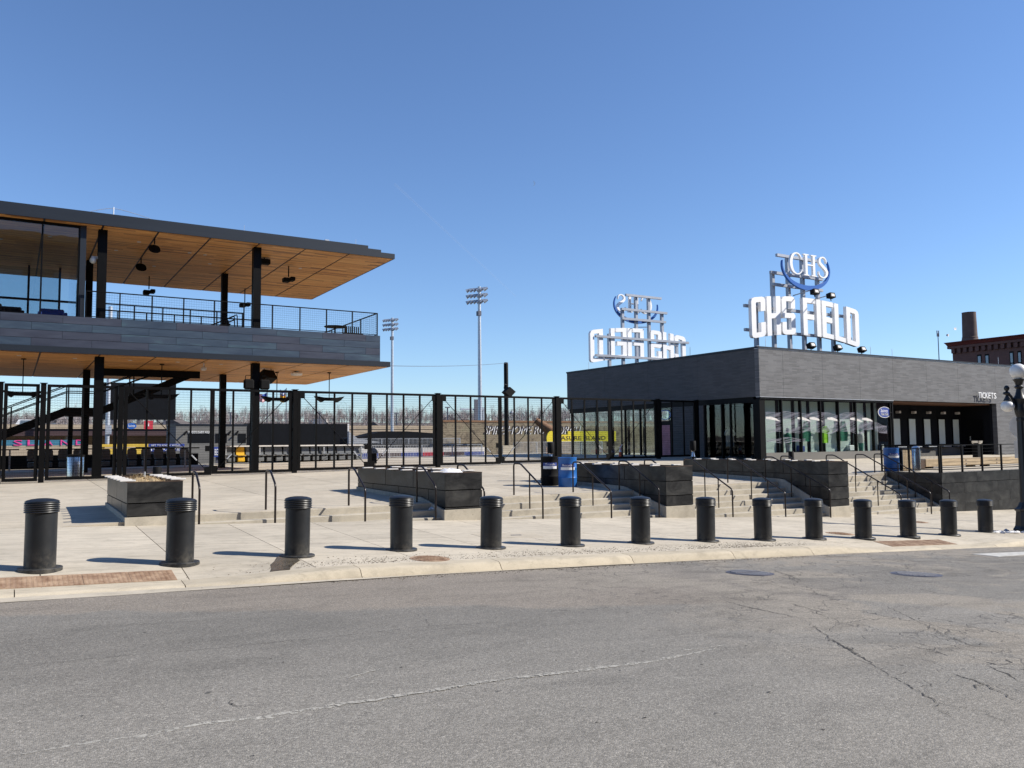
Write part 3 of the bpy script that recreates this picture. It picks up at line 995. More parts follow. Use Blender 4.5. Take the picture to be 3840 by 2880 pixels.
# ---- handrails
HRL = {}
def handrail(x, k, label, mid=1):
    yt = YT[k]
    n, t = NR[k], TR[k]
    yb = YB + .1
    zb = zsw(x, yb - .25)
    yb2 = yb - .25
    H = .92
    i_b = min(n, max(1, int(round(-zb / RH))))
    yb2 = max(yt - i_b * t - .12, YB - .25)
    zb = zsw(x, yb2) if yb2 < YB else -RH * min(n, int((yt - yb2) / t) + 1)
    zlow = zb + H
    th = thing('handrail', label, 'handrail', (x, yt, 0), 'dark tube handrails on the plaza steps')
    MB().tube([(x, yt + .38, zp(x, yt)), (x, yt + .38, H), (x, yt + .02, H), (x, yb2, zlow), (x, yb2, zb)], .024, 10, .09).build('rail', M['rail'], th, smooth=50)
    span = (yt + .02) - yb2
    for m_ in range(mid):
        f_ = (m_ + 1) / (mid + 1) if mid > 1 else .42
        y = yt + .02 - span * f_
        zt = lerp(H, zlow, f_)
        zst = -RH * (int((yt - y) / t) + 1)
        MB().bar((x, y, zst), (x, y, zt), .02, 8).build('post', M['rail'], th)
_hr = [(3.5, 0, 'handrail hugging the right side of the straw planter', 0), (5.12, 0, 'freestanding bent handrail nearest the straw planter', 0), (7.13, 0, 'freestanding bent handrail left of the second planter', 0), (8.95, 0, 'handrail hugging the left side of the second planter', 0),
       (10.5, 1, 'handrail hugging the right side of the second planter', 0), (12.3, 1, 'handrail in mid flight between second planter and barrels', 1), (14.36, 1, 'handrail in front of the blue recycling barrel', 1), (16.1, 1, 'handrail hugging the left side of the third planter', 1),
       (17.68, 2, 'handrail hugging the right side of the third planter', 1), (19.4, 2, 'long handrail in the left half of the third flight of steps', 2), (21.42, 2, 'long handrail in the right half of the third flight of steps', 2), (23.3, 2, 'handrail hugging the left side of the fourth planter', 2),
       (24.9, 3, 'handrail hugging the right side of the fourth planter', 2), (27.5, 3, 'handrail in the middle of the tall flight of steps', 2), (29.3, 3, 'handrail right of the middle of the tall flight of steps', 2), (30.5, 3, 'handrail beside the terrace wall on the tall flight', 3)]
for a in _hr: handrail(*a)

# ================================================================ BOLLARDS
ring = []
for i in range(5):
    z = .775 + .029 * i
    ring += [(.205, z), (.221, z + .004), (.225, z + .012), (.221, z + .02), (.205, z + .024)]
cap_prof = [(.19, .76)] + ring + [(.218, .921), (.216, .932), (.19, .948), (.14, .962), (.07, .971), (.001, .974)]
bp = [(149, 2133), (673.5, 2110.6), (1114, 2084.6), (1505, 2061.8), (1841, 2054.5), (2139.7, 2045.4), (2403, 2036), (2648, 2029), (2862, 2025), (3053, 2020), (3238, 2018), (3407, 2013), (3560, 2006), (3696.5, 1995.5)]
ords = ['first', 'second', 'third', 'fourth', 'fifth', 'sixth', 'seventh', 'eighth', 'ninth', 'tenth', 'eleventh', 'twelfth', 'thirteenth', 'fourteenth']
b0 = None
for i, q in enumerate(bp):
    p = on_sw(*q)
    lab = ['dark bollard nearest the camera, at the left edge', 'dark bollard in front of the straw planter', 'dark bollard with a wet stain at its foot'][i] if i < 3 else \
        'dark round bollard, %s from the left in the kerbside row%s' % (ords[i], ', last before the lamp post' if i == 13 else '')
    if b0 is None:
        b0 = thing('bollard', lab, 'bollard', (0, 0, 0), 'dark bollards along the kerb')
        MB().lathe([(.2, .015), (.2, .70), (.201, .775)], n=32).build('post', M['bollp'], b0, smooth=50)
        MB().lathe(cap_prof, n=32).build('cap', M['boll'], b0, smooth=35)
        MB().lathe([(.285, -.05), (.285, .014), (.278, .022), (.21, .026)], n=32).build('flange', M['bollp'], b0, smooth=40)
        b0.location = p
        ORG[b0.name] = p.copy()
        bt = b0
    else:
        bt = copy_tree(b0, p, lab)
    # flange follows the slope a little
    bt.rotation_euler = (random.uniform(-.012, .012), R(.8) + random.uniform(-.012, .012), random.uniform(-.15, .15))

# ---- ironwork and stains on pavement and road (sheets laid just above)
def disc_on(zf, c, r, up, n=28, ry=None):
    ry = ry or r
    pts = [(c[0] + r * math.cos(2 * math.pi * k / n), c[1] + ry * math.sin(2 * math.pi * k / n)) for k in range(n)]
    mb = MB()
    mb.add([(x, y, zf(x, y) + up) for x, y in pts] + [(x, y, zf(x, y) - .05) for x, y in pts], [tuple(range(n))] + [(k, k + n, (k + 1) % n + n, (k + 1) % n) for k in range(n)])
    return mb
def lid(px, r, lab, name='access_cover', mat='rust', zf=zsw, fn=on_sw, style='dots'):
    p = fn(*px)
    t = thing(name, lab, 'cover', (p.x, p.y, zf(p.x, p.y)))
    disc_on(zf, p, r, .004).build('frame', M['iron'] if mat == 'iron' else M[mat], t)
    disc_on(zf, p, r * .88, .008).build('lid', M[mat], t)
    mb = MB()
    if style == 'bars':
        for i in range(-5, 6):
            h = math.sqrt(max(.0, (r * .8) ** 2 - (i * r * .14) ** 2))
            for (u0, u1) in ((-h, -.03), (.03, h)):
                if u1 - u0 < .03: continue
                x0, y0 = p.x + i * r * .14, p.y
                mb.box(x0 - r * .03, y0 + u0, zf(x0, y0) + .0, x0 + r * .03, y0 + u1, zf(x0, y0) + .016)
    else:
        st = r * .16
        for i in range(-5, 6):
            for j in range(-5, 6):
                x, y = p.x + i * st, p.y + j * st
                if math.hypot(i * st, j * st) < r * .76:
                    w = st * .28
                    mb.box(x - w, y - w, zf(x, y), x + w, y + w, zf(x, y) + .016)
    mb.build('tread_pattern', M['ironp'] if mat == 'iron' else M[mat], t, kind='stuff')
lid((1612, 2095), .34, 'rusty round cover set behind the kerb')
lid((3150, 2001), .36, 'rusty round cover between the tenth and eleventh bollards')
lid((3440, 1958), .33, 'small rusty round cover far back near the tall steps')
lid((2812, 2150), .40, 'round slotted iron drain cover in the road', 'drain_cover', 'iron', zroad_b, on_rd, 'bars')
lid((3435, 2153), .42, 'round studded iron manhole cover in the road', 'manhole_cover', 'iron', zroad_b, on_rd)
# pale patched square with hatch
q = [on_sw(*c) for c in ((1765, 2003), (1990, 1996), (2040, 2014), (1830, 2020))]
t = thing('utility_hatch', 'pale square hatch let into the pavement slabs', 'hatch', tuple(q[0]))
MB().add([(p.x, p.y, zsw(p.x, p.y) + .004) for p in q] + [(p.x, p.y, zsw(p.x, p.y) - .03) for p in q], [(0, 3, 2, 1), (0, 1, 5, 4), (1, 2, 6, 5), (2, 3, 7, 6), (3, 0, 4, 7)]).build('cover', M['conc'], t)
cc = (q[0] + q[1] + q[2] + q[3]) / 4
MB().slab(cc.x + .05, cc.x + .3, cc.y - .04, cc.y + .02, lambda x, y: zsw(x, y) + .009, .01).build('handle', M['iron'], t)
# tactile plates
def tactile(x0, x1, y0, y1, lab, step):
    t = thing('tactile_plate', lab, 'tactile plate', (x0, y0, zsw(x0, y0)), 'rusty tactile plates at the kerb ramps')
    n = max(int(round((x1 - x0) / .61)), 1)
    for i in range(n):
        a, b = lerp(x0, x1, i / n), lerp(x0, x1, (i + 1) / n)
        MB().slab(a + .003, b - .003, y0, y1, lambda x, y: zsw(x, y) + .006, .04, 2, 4).build('plate', M['rust'], t)
    mb = MB()
    nx, ny = int((x1 - x0) / step), int((y1 - y0) / step)
    for i in range(nx):
        for j in range(ny):
            x, y = x0 + (i + .5) * step, y0 + (j + .5) * step
            z = zsw(x, y) + .006
            r0, r1 = step * .28, step * .14
            mb.add([(x - r0, y - r0, z), (x + r0, y - r0, z), (x + r0, y + r0, z), (x - r0, y + r0, z), (x - r1, y - r1, z + .007), (x + r1, y - r1, z + .007), (x + r1, y + r1, z + .007), (x - r1, y + r1, z + .007)],
                   [(0, 1, 5, 4), (1, 2, 6, 5), (2, 3, 7, 6), (3, 0, 4, 7), (4, 5, 6, 7)])
    mb.build('dome', M['rust'], t, kind='stuff')
tactile(-2.6, 2.06, 12.47, 12.98, 'rusty cast iron tactile plate at the left kerb ramp', .06)
tactile(18.2, 20.9, 12.47, 12.98, 'rusty cast iron tactile plate at the right kerb ramp', .06)
# wet stain below third bollard
pp = [(1040, 2088), (1030, 2104), (1014, 2118), (1018, 2132), (1012, 2145), (1050, 2140), (1088, 2137), (1090, 2128), (1110, 2112), (1126, 2102), (1118, 2096), (1090, 2090)]
ps = [on_sw(*c) for c in pp]
solo('wet_stain', MB().add([(p.x, p.y, zsw(p.x, p.y) + .004) for p in ps], [tuple(range(len(ps)))]), M['wet'], 'dark wet stain running from the third bollard to the kerb', 'stain')
# leaf litter and grit along the kerb
rnd = random.Random(11)
mb = MB()
for i in range(3200):
    x = rnd.choice([rnd.gauss(8.5, 1.2), rnd.gauss(12.5, 1.6), rnd.gauss(13.6, .8), rnd.gauss(5, 1)])
    y = 12.5 + abs(rnd.gauss(0, .32)) if rnd.random() < .75 else 11.95 - abs(rnd.gauss(0, .15))
    zf = zsw if y > 12.4 else zroad_b
    a, l, w = rnd.uniform(0, 6.28), rnd.uniform(.004, .02), rnd.uniform(.002, .007)
    ca, sa = math.cos(a), math.sin(a)
    mb.add([(x + ca * l, y + sa * l, zf(x, y) + .006), (x - sa * w, y + ca * w, zf(x, y) + .012), (x - ca * l, y - sa * l, zf(x, y) + .006), (x + sa * w, y - ca * w, zf(x, y) + .004)], [(0, 1, 2, 3)])
o = mb.build('leaf_litter', M['debris'], kind='stuff')
tag(o, 'brown leaf litter and grit strewn behind the kerb', 'litter')

# ================================================================ LEFT PAVILION
XL = -9.6
pvl = thing('pavilion', 'two storey grandstand pavilion with wide timber soffits and dark metal bands', 'building', (3, 37.7, .25))
# roof: three stacked layers, stepped back at the right end
MB().box(XL, 37.0, 10.515, 15.8, 50.0, 10.76).build('roof_slab', M['fascia'], pvl)
MB().box(XL, 37.03, 10.762, 15.1, 49.9, 10.89).build('roof_slab', M['fascia'], pvl)
MB().box(XL, 37.06, 10.892, 14.45, 49.8, 11.03).build('roof_slab', M['fascia'], pvl)
MB().box(XL, 37.0, 5.215, 15.58, 50.0, 5.46).build('floor_slab', M['fascia'], pvl)
gx = [3.0 + 2.095 * i for i in range(-6, 6)] + [15.74]
for a, b in zip(gx[:-1], gx[1:]):
    MB().box(a + .04, 37.06, 10.495, b - .04, 49.94, 10.516).build('soffit_panel', M['wood'], pvl)
gx2 = gx[:-1] + [15.5]
for a, b in zip(gx2[:-1], gx2[1:]):
    MB().box(a + .032, 37.06, 5.195, b - .032, 49.94, 5.216).build('soffit_panel', M['wood'], pvl)
# parapet band of patinated panels
zc = [5.465 + .3125 * i for i in range(5)]
rr = random.Random(4)
for ci in range(4):
    js = [XL]
    x = XL + (1.05 if ci % 2 else 2.1) - .4
    while x < 14.6:
        js.append(x)
        x += 2.12
    js.append(15.1)
    for a, b in zip(js[:-1], js[1:]):
        MB().box(a + .005, 37.12, zc[ci] + .006, b - .005, 37.14, zc[ci + 1] - .006).build('band_panel', M['patina'], pvl)
    y = 37.15
    while y < 49.8:
        MB().box(15.085, y + .005, zc[ci] + .006, 15.105, min(y + 2.1, 49.9) - .005, zc[ci + 1] - .006).build('band_panel', M['patina'], pvl)
        y += 2.1
MB().box(XL, 37.141, 5.462, 15.083, 37.35, 6.69).build('parapet_core', M['blackm'], pvl)
MB().box(14.9, 37.36, 5.462, 15.083, 49.8, 6.69).build('parapet_core', M['blackm'], pvl)
MB().box(XL, 37.36, 6.35, 14.89, 49.8, 6.45).build('deck_floor', M['conc'], pvl)
# columns
for X in (-3.28, 3.05, 9.38):
    for Y, w in ((37.86, .17), (44.5, .15)):
        for z0, z1 in ((zp(X, Y) - .1, 5.196), (6.45, 10.496)):
            if X < 0 and Y > 40 and z0 > 5: continue
            mb = MB()
            mb.box(X - w, Y - w, z0, X + w, Y - w + .03, z1).box(X - w, Y + w - .03, z0, X + w, Y + w, z1).box(X - w + .02, Y - w + .03, z0, X + w - .02, Y + w - .03, z1)
            mb.build('column', M['black'], pvl)
# downlights
rr = random.Random(9)
for (x, y) in [(4.6, 39.2), (6.9, 40.3), (7.6, 40.4), (8.2, 42.3), (3.9, 41.4), (10.9, 43.6), (5.9, 44.2), (12.4, 41.2), (1.2, 40.0), (-.6, 41.5)]:
    MB().lathe([(.085, 10.478), (.085, 10.494)], (x, y, 0), 12).build('downlight', M['rimw'], pvl)
for (x, y) in [(.2, 38.6), (2.2, 38.8), (4.3, 38.7), (6.2, 38.6), (8.1, 38.9), (10.3, 40.0), (12.2, 40.8)]:
    MB().lathe([(.085, 5.178), (.085, 5.194)], (x, y, 0), 12).build('downlight', M['rimw'], pvl)
# glazed lounge on the upper floor, left
GY = 37.44
pn = [(-6.2, -3.4), (-3.4, -.9), (-.9, .86), (.86, 2.16)]
for a, b in pn:
    MB().box(a + .03, GY, 6.76, b - .03, GY + .02, 10.38).build('pane', M['glass_p'], pvl)
    MB().box(b - .03, GY - .04, 6.7, b + .03, GY + .1, 10.45).build('mullion', M['black'], pvl)
MB().box(XL, GY - .03, 6.69, 2.4, GY + .1, 6.76).build('sill_frame', M['fascia'], pvl)
MB().box(XL, GY - .03, 10.385, 2.4, GY + .1, 10.494).build('head_frame', M['black'], pvl)
MB().box(2.2, GY - .06, 6.7, 2.42, GY + .2, 10.494).build('corner_post', M['fascia'], pvl)
MB().box(2.3, GY + .2, 6.7, 2.32, 46.9, 10.45).build('pane', M['glass_p'], pvl)
for x in (-6, -3.2, -1.2, .55, 1.9):
    MB().box(x - .05, 46.9, 6.45, x + .05, 47.02, 10.494).build('mullion', M['black'], pvl)
for a, b in ((-6, -3.2), (-3.2, -1.2), (-1.2, .55), (.55, 1.9)):
    MB().box(a + .05, 46.95, 6.5, b - .05, 46.97, 10.4).build('pane', M['glass_p'], pvl)
MB().box(-6, 46.9, 8.75, 2.3, 47.02, 8.85).build('transom', M['black'], pvl)
MB().box(.6, 46.88, 7.75, 1.9, 46.99, 7.95).build('door_head', M['black'], pvl)
# roof bits
MB().bar((3.4, 37.5, 11.03), (3.4, 37.5, 11.45), .025, 6).build('mast', M['galv'], pvl)
for x in (8.7, 13.95): MB().bar((x, 37.4, 11.03), (x, 37.4, 11.35), .01, 4).build('lightning_rod', M['galv'], pvl)
MB().tube([(2.3, 37.5, 11.04), (2.8, 37.5, 11.25), (3.4, 37.5, 11.42), (4.2, 37.5, 11.3), (5.2, 37.5, 11.05)], .012, 5, .3).build('guy_wire', M['galv'], pvl)
MB().box(12.4, 37.3, 11.03, 12.6, 37.5, 11.14).build('junction_box', M['galv'], pvl)

# deck railing
dr = thing('deck_railing', 'black wire mesh railing round the upper deck', 'railing', (9, 37.2, 6.69))
rx = [2.45, 3.7, 4.93, 6.18] + [7.44 + 1.257 * i for i in range(7)]
for x in rx: MB().box(x - .025, 37.2, 6.69, x + .025, 37.25, 7.78).build('post', M['black'], dr)
MB().box(2.42, 37.19, 7.78, 15.0, 37.26, 7.82).build('top_rail', M['black'], dr)
MB().box(2.42, 37.21, 6.75, 14.98, 37.24, 6.78).build('bottom_rail', M['black'], dr)
for y in (39.4, 41.6, 43.8, 46, 48.2, 49.7): MB().box(14.95, y - .025, 6.69, 15.0, y + .025, 7.78).build('post', M['black'], dr)
MB().box(14.94, 37.26, 7.78, 15.01, 49.75, 7.82).build('top_rail', M['black'], dr)
MB().box(14.96, 37.26, 6.75, 14.99, 49.75, 6.78).build('bottom_rail', M['black'], dr)
mb = MB()
for i in range(9):
    z = 6.88 + .1 * i
    mb.bar((2.45, 37.225, z), (14.98, 37.225, z), .0035, 3)
    mb.bar((14.975, 37.25, z), (14.975, 49.7, z), .0035, 3)
for i in range(125): mb.bar((2.5 + .1 * i, 37.225, 6.78), (2.5 + .1 * i, 37.225, 7.78), .0022, 3)
for i in range(62): mb.bar((14.975, 37.4 + .2 * i, 6.78), (14.975, 37.4 + .2 * i, 7.78), .003, 3)
mb.build('wire_mesh', M['black'], dr, kind='stuff')
br = thing('deck_inner_railing', 'lower inner guard rail just behind the deck railing', 'railing', (6, 38.3, 6.45))
for i in range(6):
    x = 3.25 + 1.13 * i
    MB().box(x - .025, 38.3, 6.45, x + .025, 38.35, 7.5).build('post', M['black'], br)
    MB().box(x + .5, 38.62, 6.45, x + .55, 38.67, 7.25).build('post', M['black'], br)
MB().box(3.2, 38.29, 7.48, 8.95, 38.36, 7.53).build('top_rail', M['black'], br)
MB().box(3.2, 38.61, 7.25, 9.5, 38.68, 7.3).build('mid_rail', M['black'], br)
MB().box(3.2, 38.3, 6.85, 8.95, 38.35, 6.89).build('bottom_rail', M['black'], br)
mb = MB()
for i in range(6): mb.bar((3.2, 38.32, 6.95 + .1 * i), (8.95, 38.32, 6.95 + .1 * i), .003, 3)
for i in range(52): mb.bar((3.25 + .11 * i, 38.32, 6.89), (3.25 + .11 * i, 38.32, 7.48), .0022, 3)
mb.build('wire_mesh', M['black'], br, kind='stuff')
# stair rails emerging on the deck
sr = thing('deck_stair_rail', 'sloping black handrails at the top of the deck stair', 'handrail', (8.0, 38.8, 6.45))
for y in (38.75, 39.3):
    for dz in (0, .18):
        MB().tube([(7.3, y, 6.6 + dz), (8.75, y, 7.32 + dz), (8.8, y, 6.45)], .025, 6).build('rail', M['black'], sr)

# upper deck furniture
def round_table(x, y, z):
    t = thing('deck_table', 'round dark table by the railing at the end of the deck', 'table', (x, y, z))
    MB().lathe([(.5, .70), (.52, .72), (.52, .74), (.3, .76)], (x, y, z), 20).build('table_top', M['blackm'], t, smooth=40)
    MB().bar((x, y, z + .03), (x, y, z + .7), .04, 8).build('stem', M['black'], t)
    MB().lathe([(.3, 0), (.3, .03), (.05, .05)], (x, y, z), 14).build('base', M['black'], t)
round_table(13.25, 38.3, 6.45)
t = thing('deck_bench', 'slatted dark bench beside the round deck table', 'bench', (14.2, 38.4, 6.45))
for i in range(9): MB().box(13.75 + .1 * i, 38.65, 6.95, 13.8 + .1 * i, 38.68, 7.3).build('slat', M['blackm'], t)
MB().box(13.7, 38.2, 6.87, 14.65, 38.65, 6.92).build('seat', M['blackm'], t)
for x in (13.75, 14.58): MB().box(x, 38.25, 6.45, x + .04, 38.6, 6.87).build('leg', M['black'], t)
t = thing('trash_receptacle', 'dark flared litter bin on the upper deck by the stair', 'bin', (8.6, 40.2, 6.45))
MB().lathe([(.16, 0), (.14, .7), (.2, .8)], (8.6, 40.2, 6.45), 14).build('bin_body', M['blackm'], t)
MB().lathe([(.12, .82), (.1, .95), (.02, 1.0)], (8.6, 40.2, 6.45), 14).build('bin_lid', M['blackm'], t)
def armchair(x, y, lab, mat):
    t = thing('armchair', lab, 'chair', (x, y, 6.45), 'lounge seats behind the upper glass')
    MB().cbox(x - .45, y - .4, 6.6, x + .45, y + .4, 6.88, .05).build('seat', mat, t)
    MB().cbox(x - .45, y + .25, 6.88, x + .45, y + .42, 7.3, .05).build('backrest', mat, t)
    for sx in (-1, 1):
        MB().cbox(x + sx * .47 - .07, y - .4, 6.6, x + sx * .47 + .07, y + .4, 7.08, .03).build('armrest', mat, t)
        for sy in (-1, 1): MB().box(x + sx * .4 - .02, y + sy * .33 - .02, 6.45, x + sx * .4 + .02, y + sy * .33 + .02, 6.6).build('leg', M['black'], t)
armchair(1.35, 39.2, 'blue upholstered chair by the lounge corner post', M['navy'])
armchair(-.9, 38.6, 'black lounge chair at the left edge behind glass', M['blackm'])
armchair(-.2, 39.3, 'smaller black lounge chair beside the one at the left edge', M['blackm'])

# things hung from soffits
def speaker_box(x, y, ztop, lab, yaw=0, s=1):
    t = thing('loudspeaker', lab, 'speaker', (x, y, ztop), 'loudspeakers under the soffits')
    MB().tube([(x - .18 * s, y, ztop), (x - .18 * s, y, ztop - .25), (x + .18 * s, y, ztop - .25), (x + .18 * s, y, ztop)], .02, 6).build('yoke', M['black'], t)
    mb = MB()
    c, s_ = math.cos(yaw), math.sin(yaw)
    tl = R(32)
    def fn(a, b, d):
        a, b, d = a * s, b * s, d * s
        b2, d2 = b * math.cos(tl) - d * math.sin(tl), b * math.sin(tl) + d * math.cos(tl)
        return (x + a * c - d2 * s_, y + a * s_ + d2 * c, ztop - .42 * s + b2)
    mb.prism([(-.38, -.26), (.38, -.26), (.38, .26), (-.38, .26)], fn, -.24, .3)
    mb.build('cabinet', M['blackm'], t)
    MB().prism([(-.34, -.22), (.34, -.22), (.34, .22), (-.34, .22)], fn, -.25, -.243).build('grille', M['black'], t)
speaker_box(10.55, 40.2, 5.195, 'black loudspeaker hung askew under the lower soffit', .5, .9)
t = thing('beacon_light', 'pair of black floodlights clamped to the right front column', 'floodlight', (9.4, 37.6, 4.3))
for sx in (-1, 1):
    MB().cbox(9.38 + sx * .35 - .22, 37.45, 4.0, 9.38 + sx * .35 + .22, 37.68, 4.45, .06).build('housing', M['blackm'], t)
    MB().tube([(9.38 + sx * .35 - .15, 37.55, 4.45), (9.38 + sx * .35 - .15, 37.55, 4.62), (9.38 + sx * .35 + .15, 37.55, 4.62), (9.38 + sx * .35 + .15, 37.55, 4.45)], .015, 5).build('handle', M['black'], t)
def drum(x, y, zt, r, lab):
    t = thing('ceiling_speaker', lab, 'speaker', (x, y, zt), 'round drums under the upper soffit')
    MB().bar((x, y, zt - .25), (x, y, zt), .03, 6).build('stem', M['black'], t)
    tl = R(50)
    mb = MB().lathe([(r, -.12), (r, .02), (r * .6, .14), (r * .3, .2)], (0, 0, 0), 20)
    mb.v = [(x + v[0], y + v[1] * math.cos(tl) - v[2] * math.sin(tl) * -1, zt - .42 + v[1] * math.sin(tl) * 1 + v[2] * math.cos(tl)) for v in mb.v]
    mb.build('drum', M['blackm'], t, smooth=40)
drum(5.11, 38.3, 10.495, .24, 'round black drum under the soffit, nearer the roof edge')
drum(5.11, 42.6, 10.495, .24, 'round black drum under the soffit, farther from the roof edge')
def projector(x, y, zt, L, lab):
    t = thing('deck_luminaire', lab, 'light', (x, y, zt), 'box lights hung above the deck')
    MB().bar((x, y, zt - L), (x, y, zt), .03, 6).build('stem', M['black'], t)
    MB().cbox(x - .28, y - .15, zt - L - .28, x + .05, y + .2, zt - L - .06, .03).build('housing', M['blackm'], t)
    MB().cbox(x + .06, y - .2, zt - L - .2, x + .3, y + .25, zt - L + .0, .03).build('housing', M['blackm'], t)
projector(11.75, 41.0, 10.495, .55, 'twin box light on a short stem near the roof corner')
projector(11.3, 48.2, 10.495, .8, 'twin box light hung at the back roof edge, right')
projector(6.05, 47.0, 10.495, .7, 'twin box light hung at the back roof edge, left')
t = thing('box_light', 'small black box light fixed to soffit right of the front column', 'light', (10.2, 39.6, 10.4))
MB().cbox(9.95, 39.5, 10.16, 10.45, 39.85, 10.42, .03).build('housing', M['blackm'], t)
MB().bar((10.2, 39.7, 10.4), (10.2, 39.7, 10.495), .03, 6).build('stem', M['black'], t)
t = thing('dome_camera', 'white dome camera beside the left upper column', 'camera', (2.72, 38.0, 9.0))
MB().lump((2.72, 37.95, 9.22), .13, .13, .14, 1, 12, 8, 0).build('dome', M['globe'], t, smooth=60)
MB().box(2.66, 37.95, 9.3, 2.92, 38.05, 9.4).build('bracket', M['rimw'], t)
t = thing('wall_lamp', 'white flat lamp under the lower soffit near its corner', 'lamp', (12.2, 41.0, 5.19))
MB().lathe([(.26, -.2), (.3, -.12), (.26, -.06), (.1, -.03)], (12.2, 41.0, 5.19), 16).build('shade', M['globe'], t)
MB().bar((12.2, 41.0, 5.13), (12.2, 41.0, 5.196), .1, 8).build('mount', M['black'], t)
def batwing(x, y, zt, L, lab, w=.75):
    t = thing('pendant_heater', lab, 'pendant light', (x, y, zt), 'batwing pendants under the lower soffit')
    MB().bar((x, y, zt - L), (x, y, zt), .022, 6).build('stem', M['black'], t)
    MB().lathe([(.1, -.04), (.1, 0)], (x, y, zt), 10).build('canopy', M['black'], t)
    mb = MB()
    z = zt - L
    mb.prism([(-w, .12), (-w * .75, -.08), (-.4, -.18), (-.3, -.1), (.3, -.1), (.4, -.18), (w * .75, -.08), (w, .12), (.3, .05), (-.3, .05)], lambda a, b, d: (x + a, y + d, z + b), -.2, .2)
    mb.build('reflector', M['blackm'], t)
batwing(.38, 39.9, 5.195, 1.45, 'batwing pendant at the far left under the lower soffit')
batwing(5.75, 39.9, 5.195, 1.45, 'batwing pendant in front of the big dark screen')
batwing(11.5, 42.0, 5.195, 1.35, 'batwing pendant near the flags')
batwing(13.9, 41.0, 5.195, 1.35, 'batwing pendant right of the third gate post')
t = thing('security_camera', 'small white security camera under the lower soffit beside the stair', 'camera', (7.3, 38.6, 5.19))
MB().bar((7.3, 38.6, 5.0), (7.3, 38.6, 5.196), .03, 6).build('stem', M['rimw'], t)
MB().cbox(7.2, 38.45, 4.86, 7.4, 38.75, 5.0, .03).build('body', M['rimw'], t)

# ---- stair under the lower slab
sx_ = thing('exterior_stair', 'black steel stair with landing climbing to the upper deck behind the gates', 'stairs', (2.2, 44, .3))
SY0, SY1 = 43.3, 44.9
def stringer(pts, y, w=.09):
    (xa, za), (xb, zb_) = pts
    return MB().prism([(xa, za - .3), (xb, zb_ - .3), (xb, zb_ + .08), (xa, za + .08)], lambda a, b, d: (a, d, b), y, y + w)
fl1, fl2 = ((-4.2, .45), (2.2, 3.28)), ((3.6, 3.28), (7.9, 5.3))
for f_ in (fl1, fl2):
    for y in (SY0, SY1): stringer(f_, y).build('stringer', M['black'], sx_)
    (xa, za), (xb, zb_) = f_
    n = int((zb_ - za) / .17)
    for i in range(n):
        x = lerp(xa, xb, (i + .5) / n)
        z = lerp(za, zb_, (i + .5) / n)
        MB().box(x - .15, SY0 + .09, z - .03, x + .15, SY1, z).build('tread', M['greybld'], sx_)
MB().box(2.2, SY0, 2.95, 3.6, SY1 + .09, 3.33).build('landing', M['black'], sx_)
for y in (SY0 + .05, SY1 + .05):
    for dz in (.75, 1.05):
        MB().tube([(-4.2, y, .45 + dz), (2.2, y, 3.33 + dz), (3.6, y, 3.33 + dz), (6.3, y, 4.62 + dz - .2)], .025, 6).build('handrail', M['black'], sx_)
    for x, z in ((2.25, 3.3), (3.55, 3.3), (0, 2.25), (-2, 1.35), (5.0, 3.95)):
        MB().box(x - .03, y - .03, z, x + .03, y + .03, z + 1.05).build('baluster_post', M['black'], sx_)
mb = MB()
for i in range(9): mb.bar((2.25, SY0 + .05, 3.4 + .1 * i), (3.55, SY0 + .05, 3.4 + .1 * i), .003, 3)
for i in range(13): mb.bar((2.3 + .1 * i, SY0 + .05, 3.35), (2.3 + .1 * i, SY0 + .05, 4.35), .003, 3)
for i in range(9): mb.bar((-4.2, SY0 + .05, .55 + .1 * i), (2.2, SY0 + .05, 3.4 + .1 * i), .003, 3)
mb.build('wire_mesh', M['black'], sx_, kind='stuff')
MB().box(2.35, SY1 - .1, .3, 2.55, SY1 + .09, 2.95).build('landing_post', M['black'], sx_)
MB().box(3.3, 43.2, 4.85, 8.0, 43.28, 5.19).build('edge_beam', M['black'], sx_)

# ================================================================ TEAM STORE (right)
SX0, SX1, SY_0, SY_1, SF, SB, STP = 34.0, 74.0, 30.7, 48.5, .42, 3.86, 6.42
st = thing('store_building', 'low charcoal brick store with glazed corner, ticket recess and rooftop letters', 'building', (34, 30.7, .4))
pjs = [34.0, 35.85, 39.1, 42.4, 45.55, 48.95, 52.35, 56.7, 60.1, 63.5, 66.9, 70.3, 74]
for a, b in zip(pjs[:-1], pjs[1:]):
    MB().box(a + .006 if a > 34 else a, SY_0, SB, b - .006, SY_0 + .3, STP).build('wall_panel', M['brick_f'], st)
ljs = [31.0, 35.3, 39.7, 44.1, 48.5]
for a, b in zip(ljs[:-1], ljs[1:]):
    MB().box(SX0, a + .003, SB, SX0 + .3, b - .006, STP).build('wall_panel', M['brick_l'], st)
MB().box(SX0 + .3, SY_1 - .3, SB, SX1, SY_1, STP).build('wall_panel', M['brick_f'], st)
MB().box(SX0 + .3, SY_0 + .3, STP - .25, SX1, SY_1 - .3, STP - .05).build('roof_deck', M['blackm'], st)
for a, b in ((56.7, 60.1), (60.1, 63.5), (63.5, 74)):
    MB().box(a + .006, SY_0, .2, b - .006, SY_0 + .3, SB - .006).build('wall_panel', M['brick_f'], st)
